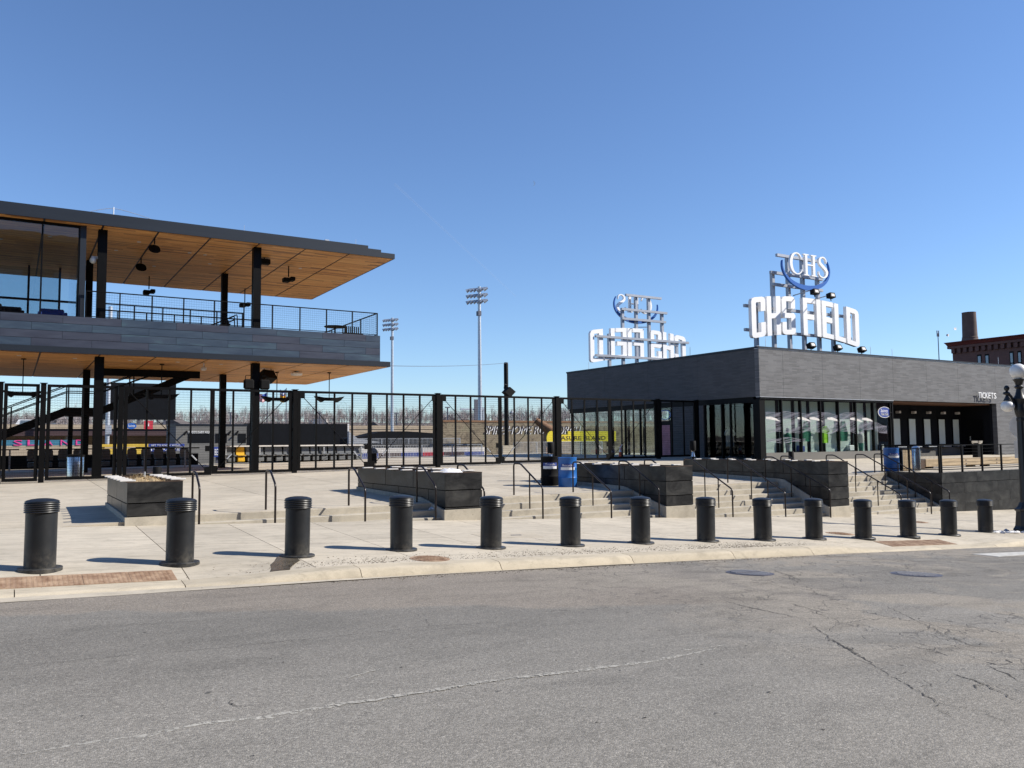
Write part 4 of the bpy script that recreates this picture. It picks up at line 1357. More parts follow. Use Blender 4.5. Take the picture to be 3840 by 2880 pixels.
# coping, with a pale drip line under it
MB().box(SX0 - .04, SY_0 - .04, STP + .03, SX1 + .04, SY_0 + .36, STP + .12).build('coping', M['fascia'], st)
MB().box(SX0 - .04, SY_0 + .36, STP + .03, SX0 + .36, SY_1 + .04, STP + .12).build('coping', M['fascia'], st)
MB().box(SX0 - .02, SY_0 - .022, STP + .001, SX1, SY_0 + .3, STP + .029).build('drip_edge', M['galv'], st)
MB().box(SX0 - .02, SY_0 + .3, STP + .001, SX0 + .3, SY_1, STP + .029).build('drip_edge', M['fascia'], st)
MB().box(SX0 + .01, SY_0 - .015, SB - .035, 45.5, SY_0 + .29, SB - .004).build('lintel_trim', M['galv'], st)
MB().box(SX0 + .02, SY_0 + .02, SB - .14, 45.5, SY_0 + .28, SB - .037).build('head_frame', M['black'], st)
# front glazing
fm = [pt(u, 1600, Y=SY_0 + .12).x for u in (2859, 2931, 3003, 3076, 3144, 3209, 3275, 3338)]
fm[0] = 34.42
MB().box(SX0 + .02, SY_0 + .06, .2, SX0 + .42, SY_0 + .5, SB - .142).build('corner_post', M['black'], st)
for a, b in zip(fm[:-1], fm[1:]):
    MB().box(a + .03, SY_0 + .12, .86, b - .03, SY_0 + .14, SB - .145).build('pane', M['glass'], st)
for x in fm[1:]: MB().box(x - .035, SY_0 + .05, .86, x + .035, SY_0 + .24, SB - .142).build('mullion', M['black'], st)
MB().box(SX0 + .42, SY_0 + .05, .2, 45.5, SY_0 + .3, .855).build('sill_wall', M['greybld'], st)
# side glazing next to the corner (a door and panes), pier, door, long glazing
for a, b in ((31.25, 32.9), (32.98, 33.55), (33.63, 34.85), (39.2, 40.6), (40.68, 42.1), (42.18, 43.6), (43.68, 45.1), (45.18, 46.6), (46.68, 48.0)):
    MB().box(SX0 + .12, a, .5, SX0 + .14, b, SB - .3).build('pane', M['glass_s'], st)
    MB().box(SX0 + .06, b, .3, SX0 + .2, b + .08, SB - .004).build('mullion', M['black'], st)
MB().box(SX0 + .05, 31.2, SB - .3, SX0 + .28, 48.3, SB - .004).build('head_frame', M['black'], st)
MB().box(SX0 + .05, 31.2, .2, SX0 + .28, 34.95, .5).build('sill_wall', M['black'], st)
MB().box(SX0 + .05, 39.2, .2, SX0 + .28, 48.3, .5).build('sill_wall', M['black'], st)
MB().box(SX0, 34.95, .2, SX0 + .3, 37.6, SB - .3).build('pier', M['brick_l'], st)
MB().box(SX0 + .05, 31.12, .2, SX0 + .3, 31.25, SB - .3).build('mullion', M['black'], st)
dd = MB().box(SX0 + .1, 37.7, .45, SX0 + .16, 38.8, 2.75).build('door', M['black'], st)
MB().box(SX0 + .085, 37.88, .62, SX0 + .098, 38.62, 2.5).build('poster', mk('rose_poster', (.42, .18, .22), .6, var=.25, vs=3), dd)
MB().box(SX0 + .05, 38.85, .3, SX0 + .28, 39.18, SB - .3).build('pier', M['black'], st)
# back glazing so that one sees through the rear hall
for i in range(7):
    MB().box(35 + 1.5 * i, SY_1 - .15, .5, 36.4 + 1.5 * i, SY_1 - .13, SB - .2).build('pane', M['glass'], st)
    MB().box(36.4 + 1.5 * i, SY_1 - .25, .3, 36.5 + 1.5 * i, SY_1 - .05, SB - .004).build('mullion', M['black'], st)
MB().box(45.6, SY_1 - .3, .2, SX1, SY_1 - .01, SB - .006).build('wall_panel', M['brick_f'], st)
MB().box(SX0 + .3, SY_0 + .35, .3, 46.9, SY_1 - .3, .42).build('shop_floor', M['sidefloor'], st)
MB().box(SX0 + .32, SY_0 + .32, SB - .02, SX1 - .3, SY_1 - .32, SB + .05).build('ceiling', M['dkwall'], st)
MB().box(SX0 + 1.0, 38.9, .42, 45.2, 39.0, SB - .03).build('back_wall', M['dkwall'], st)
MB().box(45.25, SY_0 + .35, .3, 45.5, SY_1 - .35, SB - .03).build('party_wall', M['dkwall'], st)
# pale display panels in the shop
for i in range(8):
    x = 35.0 + 1.27 * i
    MB().box(x, 31.42, .45, x + .95, 31.46, 3.7).build('display_panel', M['pale'], st)
    MB().box(x + 1.0, 31.5, .42, x + 1.22, 31.6, 3.7).build('display_post', M['black'], st)
# ticket recess
RB = 33.0
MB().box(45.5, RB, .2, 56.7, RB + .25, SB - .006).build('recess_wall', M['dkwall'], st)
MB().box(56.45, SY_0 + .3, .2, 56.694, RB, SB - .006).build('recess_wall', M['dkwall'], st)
MB().box(45.51, SY_0 + .31, SB - .1, 56.44, RB - .01, SB - .021).build('recess_soffit', mk('stained_soffit', (.16, .075, .04), .6, var=.2, vs=2, scale=(1, 6, 1)), st)
MB().box(45.4, SY_0 + .05, .2, 45.5, SY_0 + .34, SB - .006).build('jamb', M['black'], st)
for i in range(5):
    x = 48.72 + 1.655 * i
    w = MB().box(x - .06, RB - .05, 1.1, x + .74, RB - .001, 2.92).build('ticket_window', M['black'], st)
    MB().box(x, RB - .065, 1.18, x + .67, RB - .052, 2.84).build('pane', M['pale'], w)
    MB().box(x - .1, RB - .4, 1.0, x + .8, RB - .052, 1.06).build('ledge', M['galv'], w)
    MB().cbox(x + .3, RB - .3, 3.2, x + .5, RB - .02, 3.36, .02).build('lamp', M['rimw'], w)
MB().box(45.5, RB - .12, .2, 56.4, RB - .002, .95).build('recess_base', M['greybld'], st)
dd = MB().box(56.40, 31.5, .42, 56.449, 32.6, 2.8).build('door', M['black'], st)
MB().box(56.38, 32.35, 1.4, 56.398, 32.42, 1.7).build('handle', M['chrome'], dd)
for x, y in ((34.6, 30.75), (43.7, 30.85), (46.0, 31.0), (57.5, 30.85), (34.1, 36), (34.1, 46)):
    MB().bar((x, y, STP + .1), (x, y, STP + .62), .012, 4).build('lightning_rod', M['galv'], st)

# TICKETS letters stand off the wall
tk = thing('tickets_sign', 'white TICKETS letters standing off the brick above the ticket recess', 'sign', (54.3, 30.5, 4.2))
cx = 54.3
for ch, wd in zip('TICKETS', (.28, .065, .29, .30, .25, .28, .29)):
    mb = MB()
    add_text(mb, ch, .38, lambda a, b, d, cx=cx: (cx + a, SY_0 - .2 + d, 4.18 + b), .04, wd)
    mb.build('letter', M['white'], tk)
    MB().bar((cx + wd / 2, SY_0 - .17, 4.37), (cx + wd / 2, SY_0 + .005, 4.37), .012, 4).build('standoff', M['galv'], tk)
    cx += wd + .058

# window graphics on the shop glass: pale wavy lines, bird shapes, badge
wg = MB()
GYI = SY_0 + .1
for k in range(17):
    z0 = 3.02 - .066 * k
    n = 110
    pts = []
    for i in range(n + 1):
        x = 34.5 + 10.4 * i / n
        amp = .05 + .03 * math.sin(x * .5)
        drop = -.5 * ss(42.0, 45.0, x) * (1 - k / 40)
        pts.append((x, z0 + amp * math.sin(x * 2.3 + k * .12) + .03 * math.sin(x * 5.1 + k) + drop))
    x_end = 45.0 - (0 if 3 < k < 13 else 2.2)
    vs = []
    for x, z in pts:
        if x <= x_end: vs += [(x, GYI, z - .0085), (x, GYI, z + .0085)]
    wg.add(vs, [(2 * i, 2 * i + 2, 2 * i + 3, 2 * i + 1) for i in range(len(vs) // 2 - 1)])
for k in range(5):
    vs = []
    for i in range(41):
        x = 34.5 + 3.1 * i / 40
        z = 1.62 - .05 * k + .05 * math.sin(x * 3 + k)
        vs += [(x, GYI, z - .009), (x, GYI, z + .009)]
    wg.add(vs, [(2 * i, 2 * i + 2, 2 * i + 3, 2 * i + 1) for i in range(40)])
wg.build('wave_decal', mk('window_vinyl', (.30, .29, .36), .6, var=.1, vs=3), st, kind='stuff')
for x in (34.5, 37.0, 38.0, 39.5, 41.5, 42.6):
    MB().prism([(0, 0), (1.15, -.14), (.8, .02), (.4, .12), (0, .1)], lambda a, b, d, x=x: (x + a, d, 2.68 + b), GYI - .004, GYI - .001).build('bird_decal', M['rimw'], st)
bd = thing('store_badge', 'oval blue and white team store badge on the shop glass', 'sign', (44.2, GYI, 2.8))
n = 36
for r0, r1, mt, dy in ((1.0, .93, M['white'], .0), (.90, .0, M['navy'], .001)):
    mb = MB()
    ring_o = [(44.72 + .63 * r0 * math.cos(2 * math.pi * k / n), 3.14 + .33 * r0 * math.sin(2 * math.pi * k / n)) for k in range(n)]
    if r1 > 0:
        ring_i = [(44.72 + .63 * r1 * math.cos(2 * math.pi * k / n), 3.14 + .33 * r1 * math.sin(2 * math.pi * k / n)) for k in range(n)]
        mb.add([(x, GYI - .006, z) for x, z in ring_o + ring_i], [(k, (k + 1) % n, (k + 1) % n + n, k + n) for k in range(n)])
    else: mb.add([(x, GYI - .006, z) for x, z in ring_o], [tuple(range(n))])
    mb.build('oval', mt, bd)
add_text(MB(), 'Saints', .2, lambda a, b, d: (44.34 + a + b * .2, GYI - .009, 3.14 + b), 0, .66).build('lettering', M['white'], bd)
add_text(MB(), 'TEAM STORE', .12, lambda a, b, d: (44.38 + a, GYI - .009, 2.95 + b), 0, .68).build('lettering', mk('cream_print', (.7, .68, .45), .6), bd)
# oval sign over the side door
ob = thing('door_oval', 'pale blue oval ring sign on the glass above the poster door', 'sign', (SX0, 38.25, 2.85))
n = 28
ov = [(38.25 + .5 * k_ * math.cos(2 * math.pi * k / n), 3.13 + .3 * k_ * math.sin(2 * math.pi * k / n)) for k_ in (1.0, .88) for k in range(n)]
MB().add([(SX0 + .05, y, z) for y, z in ov] + [(SX0 + .08, y, z) for y, z in ov], [(k, (k + 1) % n, (k + 1) % n + n, k + n) for k in range(n)] + [(k, k + 2 * n, (k + 1) % n + 2 * n, (k + 1) % n) for k in range(n)]).build('ring', mk('oval_blue', (.10, .25, .65), .4), ob)
MB().box(SX0 + .1, 37.65, 2.8, SX0 + .12, 38.85, SB - .3).build('backing_pane', M['glass_s'], ob)
# goods in the shop
def shirt(x, y, z, w, h, mat, lab, sleeves=True):
    t = solo('hanging_shirt' if sleeves else 'hanging_bag', MB().prism([(-.12 * w, 0), (.12 * w, 0), (.3 * w, -.06 * h), (.62 * w, -.28 * h), (.5 * w, -.38 * h), (.34 * w, -.25 * h), (.36 * w, -h), (-.36 * w, -h), (-.34 * w, -.25 * h), (-.5 * w, -.38 * h), (-.62 * w, -.28 * h), (-.3 * w, -.06 * h)]
             if sleeves else [(-.12, 0), (.12, 0), (.2, -.25 * h), (.34, -.6 * h), (.28, -h), (-.28, -h), (-.33, -.6 * h), (-.2, -.25 * h)], lambda a, b, d: (x + a, d, z + b), y, y + .12), mat, lab, 'clothing', 'merchandise in the shop window')
    return t
shirt(pt(3026, 1650, Y=31.15).x, 31.12, 2.55, .6, 1.1, M['green'], 'green garment hanging left of the lime one in the shop window', False)
shirt(pt(3097, 1650, Y=31.15).x, 31.12, 2.3, .5, .95, M['lime'], 'bright lime garment hanging in the shop window')
shirt(pt(3165, 1650, Y=31.15).x, 31.12, 2.6, .6, 1.15, M['green'], 'green garment hanging right of the lime one in the shop window', False)
shirt(34.75, 33.6, 2.2, .7, 1.0, M['cloth'], 'grey shirt hanging behind the glazed shop corner')
def mannequin(x, y, lab, m1, m2):
    t = thing('mannequin', lab, 'mannequin', (x, y, .42), 'mannequins in the shop window')
    MB().lathe([(.09, .05), (.12, .5), (.15, .85), (.14, .95)], (x, y, .42), 12).build('legs', m2, t, smooth=60)
    MB().lathe([(.15, .9), (.19, 1.05), (.2, 1.3), (.17, 1.42), (.07, 1.48), (.055, 1.55)], (x, y, .42), 14).build('torso', m1, t, smooth=60)
    MB().lump((x, y, 2.08), .09, .1, .13, 1, 12, 8, 0).build('head', m2, t, smooth=60)
mannequin(pt(2955, 1650, Y=31.15).x, 31.16, 'green mannequin torso near the left of the shop window', M['green'], M['cloth'])
mannequin(pt(3228, 1650, Y=31.15).x, 31.16, 'pale mannequin near the right of the shop window', M['rimw'], M['green'])
t = thing('clothes_rack', 'dark clothes rack with jackets at the right of the shop window', 'rack', (43.6, 32.2, .42))
MB().tube([(43.1, 32.2, .42), (43.1, 32.2, 1.9), (44.3, 32.2, 1.9), (44.3, 32.2, .42)], .02, 6).build('frame', M['black'], t)
for i in range(8): MB().cbox(43.15 + .14 * i, 31.95, .95, 43.25 + .14 * i, 32.45, 1.86, .03).build('jacket', [M['cloth'], M['green'], M['timber'], M['black']][i % 4], t)
def sneaker_box(x, lab, mat):
    solo('display_box', MB().cbox(x, 31.2, .87, x + .45, 31.5, 1.2, .03), mat, lab, 'box', 'boxes on the window sill')
sneaker_box(37.6, 'small dark display stand on the shop window sill', M['navy'])
sneaker_box(41.9, 'white display board on the shop window sill', M['white'])
t = thing('broom', 'white lobby broom leaning inside the right shop pane', 'broom', (44.4, 31.0, .9))
MB().bar((44.25, 31.0, 1.2), (44.4, 31.1, 2.35), .02, 6).build('handle', M['white'], t)
MB().prism([(-.12, 0), (.12, 0), (.06, .32), (-.04, .32)], lambda a, b, d: (44.72 + a, d, .9 + b), 30.98, 31.06).build('brush', M['rimw'], t)

# ================================================================ ROOFTOP SIGNS
def blocks(ch):
    w, t, tb, c = .37, .12, .128, .085
    bx = lambda x0, y0, x1, y1: [(x0, y0), (x1, y0), (x1, y1), (x0, y1)]
    k1, k2 = c * .29, c * .29                         # rounded corners in three facets
    bl = [(0, c), (k1, k2), (c, 0)]
    tl = [(c, 1), (k1, 1 - k2), (0, 1 - c)]
    br = [(w - c, 0), (w - k1, k2), (w, c)]
    tr_ = [(w, 1 - c), (w - k1, 1 - k2), (w - c, 1)]
    lft = bl + [(t, 0), (t, 1)] + tl
    top, bot = bx(t, 1 - tb, w - t, 1), bx(t, 0, w - t, tb)
    if ch == 'C': return w, [lft, top, bot, [(w - t, .64), (w, .64)] + tr_ + [(w - t, 1)], [(w - t, 0)] + br + [(w, .36), (w - t, .36)]]
    if ch == 'H': return w, [bx(0, 0, t, 1), bx(w - t, 0, w, 1), bx(t, .435, w - t, .565)]
    if ch == 'S': return w, [[(0, .50), (c * .5, .435), (t, .435), (t, 1)] + tl, top, [(w - t, .68), (w, .68)] + tr_ + [(w - t, 1)], bx(t, .435, w - t, .565),
                             [(w - t, 0)] + br + [(w, .50), (w - c * .5, .565), (w - t, .565)], bot, bl + [(t, 0), (t, .33), (0, .33)]]
    if ch == 'F': return .35, [bx(0, 0, t, 1), bx(t, 1 - tb, .35, 1), bx(t, .43, .32, .57)]
    if ch == 'I': return t, [bx(0, 0, t, 1)]
    if ch == 'E': return .33, [bx(0, 0, t, 1), bx(t, 1 - tb, .33, 1), bx(t, .43, .30, .57), bx(t, 0, .33, tb)]
    if ch == 'L': return .32, [bx(0, 0, t, 1), bx(t, 0, .32, tb)]
    if ch == 'D':
        c2 = .1
        return .39, [bx(0, 0, t, 1), bx(t, 1 - tb, .27, 1), bx(t, 0, .27, tb), [(.27, 0), (.39 - c2, 0), (.39 - c2 * .29, c2 * .29), (.39, c2), (.39, 1 - c2), (.39 - c2 * .29, 1 - c2 * .29), (.39 - c2, 1), (.27, 1)]]
def ribbon2d(cp, n=28):
    """Catmull-Rom centre line [(x,y,w)] -> list of quads"""
    P = [cp[0]] + cp + [cp[-1]]
    out = []
    for i in range(1, len(P) - 2):
        for k in range(6):
            t = k / 6
            out.append(tuple(.5 * (2 * P[i][j] + (P[i + 1][j] - P[i - 1][j]) * t + (2 * P[i - 1][j] - 5 * P[i][j] + 4 * P[i + 1][j] - P[i + 2][j]) * t * t + (3 * P[i][j] - P[i - 1][j] - 3 * P[i + 1][j] + P[i + 2][j]) * t ** 3) for j in range(3)))
    out.append(P[-2])
    L, Rr = [], []
    for i, (x, y, w) in enumerate(out):
        a, b = out[max(i - 1, 0)], out[min(i + 1, len(out) - 1)]
        dx, dy = b[0] - a[0], b[1] - a[1]
        l = math.hypot(dx, dy) or 1
        L.append((x - dy / l * w / 2, y + dx / l * w / 2))
        Rr.append((x + dy / l * w / 2, y - dx / l * w / 2))
    return [[L[i], L[i + 1], Rr[i + 1], Rr[i]] for i in range(len(out) - 1)]
def serif(ch):
    if ch == 'C': return ribbon2d([(.62, .72, .03), (.60, .84, .05), (.50, .95, .055), (.34, .97, .06), (.18, .86, .10), (.10, .66, .13), (.08, .48, .135), (.11, .28, .125), (.20, .11, .09), (.36, .02, .05), (.50, .04, .05), (.62, .14, .045), (.66, .26, .02)])
    if ch == 'H':
        bx = lambda x0, y0, x1, y1: [(x0, y0), (x1, y0), (x1, y1), (x0, y1)]
        return [bx(.08, .05, .20, .95), bx(0, 0, .28, .05), bx(0, .95, .28, 1), bx(.50, .05, .62, .95), bx(.42, 0, .70, .05), bx(.42, .95, .70, 1), bx(.20, .48, .50, .54)]
    return ribbon2d([(.46, .70, .02), (.45, .84, .04), (.36, .95, .055), (.22, .96, .06), (.10, .86, .09), (.10, .70, .12), (.22, .57, .135), (.38, .44, .14), (.48, .29, .13), (.44, .12, .10), (.32, .025, .06), (.16, .03, .055), (.05, .12, .045), (.03, .28, .02)])
def roof_sign(ox, oy, oz, flip, lab, Wd=9.2):
    """flip = 1: faces the street (-Y); flip = -1: faces the field (+Y)"""
    sg = thing('rooftop_sign', lab, 'sign', (ox + Wd / 2, oy, oz))
    X = (lambda a: ox + a) if flip == 1 else (lambda a: ox + Wd - a)
    yf = lambda d: oy + flip * d
    widths = [blocks(c)[0] for c in 'CHSFIELD']
    H = 2.2
    gap, space = .10, .40
    tot = sum(widths) * H + gap * 6 + space
    k = Wd / tot
    cx = 0
    for i, ch in enumerate('CHSFIELD'):
        w, polys = blocks(ch)
        mb = MB()
        def fn(a, b, d, cx=cx):
            xx = (cx + a * H * k)
            u = (xx - Wd / 2) / (Wd / 2)
            z = oz + .45 + b * H + .42 * (1 - u * u) + .1 * u * u * (b - .5)
            return (X(xx), yf(-.28 + d), z)
        for p in polys: mb.prism(p, fn, 0, .22)
        o = mb.build('letter', M['white'], sg)
        cx += (w * H + gap) * k
        if i == 2: cx += space * k
    # serif CHS
    cx = 2.86
    for ch, w in zip('CHS', (.76, .80, .52)):
        mb = MB()
        for p in serif(ch): mb.prism(p, lambda a, b, d, cx=cx: (X(cx + a * 1.58), yf(-.62 + d), oz + 4.3 + b * 1.27), 0, .14)
        mb.build('letter', M['white'], sg)
        cx += w * 1.58
    # blue swoosh
    mb = MB()
    q = []
    for i in range(41):
        a = R(200 - 20) + R(218) * i / 40 - R(8)
        a = R(168) + R(218) * i / 40
        wv = .25 * math.sin(math.pi * (i / 40)) ** .7 + .02
        q.append((4.45 + 2.08 * math.cos(a), oz + 4.78 + 1.3 * math.sin(a), 4.45 + (2.08 - wv * .55) * math.cos(a), oz + 4.78 + (1.3 - wv) * math.sin(a)))
    for a, b in zip(q[:-1], q[1:]):
        mb.prism([(a[0], a[1]), (b[0], b[1]), (b[2], b[3]), (a[2], a[3])], lambda p, r_, d: (X(p), yf(-.5 + d), r_), 0, .14)
    mb.build('swoosh', M['blue'], sg)
    # steel frame
    px = [v * Wd / 9.2 for v in (.85, 2.3, 3.62, 4.88, 6.2, 7.5)]
    ph = [2.55, 4.46, 5.52, 5.52, 4.46, 2.55]
    for x, h in zip(px, ph):
        MB().box(X(x) - .1, oy + .1, oz - .25, X(x) + .1, oy + .3, oz + h).build('frame_post', M['signsteel'], sg)
    def hb(x0, x1, z):
        x0, x1 = x0 * Wd / 9.2, x1 * Wd / 9.2
        MB().box(min(X(x0), X(x1)), oy - .06, oz + z, max(X(x0), X(x1)), oy + .098, oz + z + .16).build('frame_bar', M['signsteel'], sg)
    hb(-.25, 8.9, .85)
    hb(-.25, 8.9, 2.2)
    hb(2.1, 6.4, 3.62)
    hb(1.95, 6.45, 4.3)
    hb(2.5, 6.0, 5.36)
    for x, z, l in ((3.9, 3.2, 1.3), (5.3, 3.0, 1.3)):
        MB().bar((X(x), yf(.1), oz + z), (X(x + .1), yf(-l), oz + z + .15), .03, 6).build('lamp_arm', M['signsteel'], sg)
    return sg
def floodlight(x, y, z, lab, tilt=.4, post=None):
    t = thing('floodlight', lab, 'floodlight', (x, y, z - .25), 'floodlights of the rooftop sign')
    fn = lambda a, b, d: (x + a, y + d * math.cos(tilt) + b * math.sin(tilt), z + b * math.cos(tilt) - d * math.sin(tilt))
    MB().prism([(-.24, -.14), (.24, -.14), (.2, .14), (-.2, .14)], fn, -.14, .16).build('housing', M['blackm'], t)
    MB().prism([(-.15, -.09), (.15, -.09), (.13, .07), (-.13, .07)], fn, -.15, -.142).build('lens', M['rimw'], t)
    MB().bar((x, y, z - .3), (x, y + .05, z - .1), .03, 6).build('bracket', M['black'], t)
RS = roof_sign(35.0, 32.3, 6.75, 1, 'white CHS FIELD letters with blue swoosh facing the street')
RS2 = roof_sign(34.6, 46.2, 6.65, -1, 'back of the second white CHS FIELD sign, lettering reversed', 8.8)
for x, lab in ((38.6, 'black floodlight at the roof edge below the middle of the street sign'), (40.9, 'black floodlight at the roof edge right of the middle of the street sign'), (43.1, 'black floodlight at the roof edge below the last letter')):
    floodlight(x, 31.0, 6.85, lab)
floodlight(39.0, 30.95, 9.95, 'black floodlight on an arm below the blue swoosh, left', .2)
floodlight(40.4, 30.95, 9.85, 'black floodlight on an arm below the blue swoosh, right', .2)

# ================================================================ GATES
FY, FT = 35.0, 3.82
def gz(x): return zp(x, FY)
posts = [-.35, 1.0, 3.6, 10.36, 17.13, 23.88, 30.64, 33.55]
plab = ['black gate post at the left edge of the frame', 'black double gate post left of the straw planter', 'black double gate post behind the straw planter', 'black double gate post behind the freestanding handrails',
        'black double gate post behind the second planter', 'black double gate post behind the barrels', 'black double gate post by the poster door', 'black gate post against the store corner glazing']
for x, lab in zip(posts, plab):
    t = thing('gate_post', lab, 'post', (x, FY, gz(x)), 'posts of the black mesh gates')
    mb = MB().box(x - .09, FY - .09, gz(x) - .3, x + .09, FY + .09, FT + .03)
    mb.build('post', M['black'], t)
    MB().box(x - .13, FY - .13, FT + .031, x + .13, FY + .13, FT + .05).build('cap', M['black'], t)
    for z in (.9, 2.1, 3.3): MB().bar((x - .105, FY - .06, z), (x - .105, FY - .06, z + .12), .025, 6).build('hinge', M['black'], t)
def leaf(xa, xb, nm, brace, lab, sa=.12, sb=.12):
    """one hinged leaf; brace: +1 rod falls to the right, -1 to the left, 0 none"""
    t = thing('gate_leaf', lab, 'gate', ((xa + xb) / 2, FY, gz((xa + xb) / 2)), 'leaves of the black mesh gates')
    zb = gz((xa + xb) / 2) + .07
    for x0, x1 in ((xa, xa + sa), (xb - sb, xb)):
        MB().box(x0, FY - .045, zb, x1, FY + .045, FT).build('stile', M['black'], t)
    MB().box(xa + sa, FY - .045, FT - .1, xb - sb, FY + .045, FT).build('top_rail', M['black'], t)
    MB().box(xa + sa, FY - .045, zb, xb - sb, FY + .045, zb + .11).build('bottom_rail', M['black'], t)
    for i in range(nm):
        x = lerp(xa, xb, (i + 1) / (nm + 1))
        MB().box(x - .038, FY - .03, zb + .11, x + .038, FY + .03, FT - .1).build('upright', M['black'], t)
    mb = MB()
    n = int((FT - zb) / .105)
    for i in range(n):
        z = zb + .12 + (FT - zb - .2) * i / n
        mb.bar((xa + .09, FY + .034, z), (xb - .09, FY + .034, z), .0042, 3, cap=False)
    n = int((xb - xa - .18) / .05)
    for i in range(n + 1):
        x = lerp(xa + .09, xb - .09, i / n)
        mb.bar((x, FY + .038, zb + .1), (x, FY + .038, FT - .09), .0019, 3, cap=False)
    mb.build('wire_mesh', M['black'], t, kind='stuff')
    if brace:
        xt, xl = (xa + .2, xb - .2) if brace > 0 else (xb - .2, xa + .2)
        MB().bar((xt, FY - .055, FT - .25), (xl, FY - .055, zb + .2), .016, 6).build('brace_rod', M['black'], t)
        mx_, mz = lerp(xt, xl, .8), lerp(FT - .25, zb + .2, .8)
        MB().bar((mx_, FY - .055, mz), (lerp(xt, xl, .87), FY - .055, lerp(FT - .25, zb + .2, .87)), .03, 6).build('turnbuckle', M['galv'], t)
        MB().box(min(xt, xt - brace * .12) - .02, FY - .05, FT - .33, max(xt, xt - brace * .12) + .1, FY - .046, FT - .09).build('gusset', M['black'], t)
        MB().box(min(xl, xl + brace * .12) - .08, FY - .05, zb + .1, max(xl, xl + brace * .12) + .02, FY - .046, zb + .32).build('gusset', M['black'], t)
    if brace > 0: MB().box(xb - .26, FY - .08, 1.28, xb - .09, FY - .046, 1.5).build('latch', M['black'], t)
    return t
leaf(-7.0, -3.74, 3, 1, 'black mesh gate leaf farthest left, beyond the frame edge')
leaf(-3.72, -.46, 3, -1, 'black mesh gate leaf just beyond the left frame edge')
leaf(-.24, .88, 0, 0, 'narrow black mesh gate leaf at the left edge')
leaf(1.12, 3.48, 1, 0, 'black mesh gate leaf just left of the straw planter')
names = ['straw planter', 'bent handrails', 'second planter', 'barrels']
k = 0
lf = ['black mesh gate leaf directly behind the straw planter', 'black mesh gate leaf in front of the rear pavilion column', 'black mesh gate leaf showing the long dark wall behind', 'black mesh gate leaf left of the second planter double post',
      'black mesh gate leaf with the tall light pole behind it', 'black mesh gate leaf with the speaker pole behind it', 'black mesh gate leaf left of the traffic cones', 'black mesh gate leaf right of the traffic cones']
for a, b in zip(posts[2:6], posts[3:7]):
    mid = (a + b) / 2
    leaf(a + .115, mid - .008, 3, 1, lf[k], .13, .075)
    leaf(mid + .008, b - .115, 3, -1, lf[k + 1], .075, .13)
    k += 2
leaf(posts[6] + .12, posts[7] - .12, 2, 0, 'short black mesh gate leaf against the store door')

# ================================================================ BARRELS, BINS, LANTERNS, CONES
def barrel(x, y, z, mat, lab, word, plate):
    t = thing('barrel', lab, 'barrel', (x, y, z), 'waste barrels on the plaza')
    pr = [(.285, 0), (.3, .02), (.3, .28), (.31, .3), (.3, .32), (.3, .6), (.31, .62), (.3, .64), (.3, .9), (.31, .92), (.31, .95), (.27, .955), (.27, .93)]
    MB().lathe(pr, (x, y, z), 28).build('drum', mat, t, smooth=40)
    def cyl(a, b, d, r=.306):
        th = -2.15 + a / r
        return (x + (r + d) * math.cos(th), y + (r + d) * math.sin(th), z + .5 + b)
    for z0, z1, mt in ((.05, .25, M['white']), (.14, .25, M['navy'])):
        mb = MB()
        n = 10
        for i in range(n):
            a0, a1 = -.24 + .48 * i / n, -.24 + .48 * (i + 1) / n
            e = .006 if mt == M['white'] else .009
            mb.add([cyl(a0, z0, e), cyl(a1, z0, e), cyl(a1, z1, e), cyl(a0, z1, e)], [(0, 1, 2, 3)])
        mb.build('label_plate', mt, t)
    add_text(MB(), word, .07, lambda a, b, d: cyl(-.17 + a, .165 + b, .012), 0, .34).build('lettering', M['white'], t)
    return t
barrel(15.5, 22.15, zp(15.5, 22), M['bluebin'], 'blue recycling barrel with white Recycle plate beside the third planter', 'Recycle', 1)
barrel(15.35, 22.95, zp(15.3, 23), M['blackm'], 'black trash barrel half hidden behind the blue one', 'Trash', 1)
def plain_barrel(x, y, z, lab, word='Recycle'):
    return barrel(x, y, z, M['bluebin'], lab, word, 1)
pb = pt(3300 + 45, 1790, Y=22.8)
plain_barrel(31.55, 21.5, .2, 'blue barrel on the terrace behind its mesh railing')
t = thing('steel_bin', 'slim stainless bin on the terrace beside the blue barrel', 'bin', (32.1, 20.75, .2))
MB().lathe([(.17, 0), (.17, .92), (.15, .98), (.05, 1.03)], (32.1, 20.75, .2), 24).build('bin_body', M['chrome'], t, smooth=40)
MB().lathe([(.18, .9), (.18, .94)], (32.1, 20.75, .2), 24).build('band', M['black'], t)
t = thing('trash_crate', 'slatted timber bin between the blue barrel and the stainless bin', 'bin', (32.1, 21.6, .2))
for i in range(6): MB().box(31.9 + .1 * i, 21.2, .22, 31.98 + .1 * i, 21.24, 1.08).build('slat', M['timber'], t)
MB().box(31.9, 21.241, .2, 32.48, 21.7, 1.06).build('liner', M['blackm'], t)
MB().box(31.88, 21.18, 1.08, 32.5, 21.72, 1.12).build('lid', M['black'], t)
def timber(x0, x1, y, lab):
    t = thing('timber_bench', lab, 'bench', (x0, y, .2), 'squared timbers on the terrace')
    MB().cbox(x0, y - .2, .27, x1, y + .2, .62, .02).build('beam', M['timber'], t)
    for x in (x0 + .5, x1 - .5): MB().box(x - .1, y - .18, .15, x + .1, y + .18, .269).build('bearer', M['black'], t)
    for x in (x0 + 1.2, x1 - 1.2):
        for z in (.36, .52): MB().bar((x, y - .215, z), (x, y - .195, z), .03, 8).build('bolt', M['iron'], t)
timber(35.05, 39.4, 22.4, 'long pale squared timber bench on the terrace')
timber(39.6, 44.4, 22.4, 'second squared timber bench farther along the terrace')
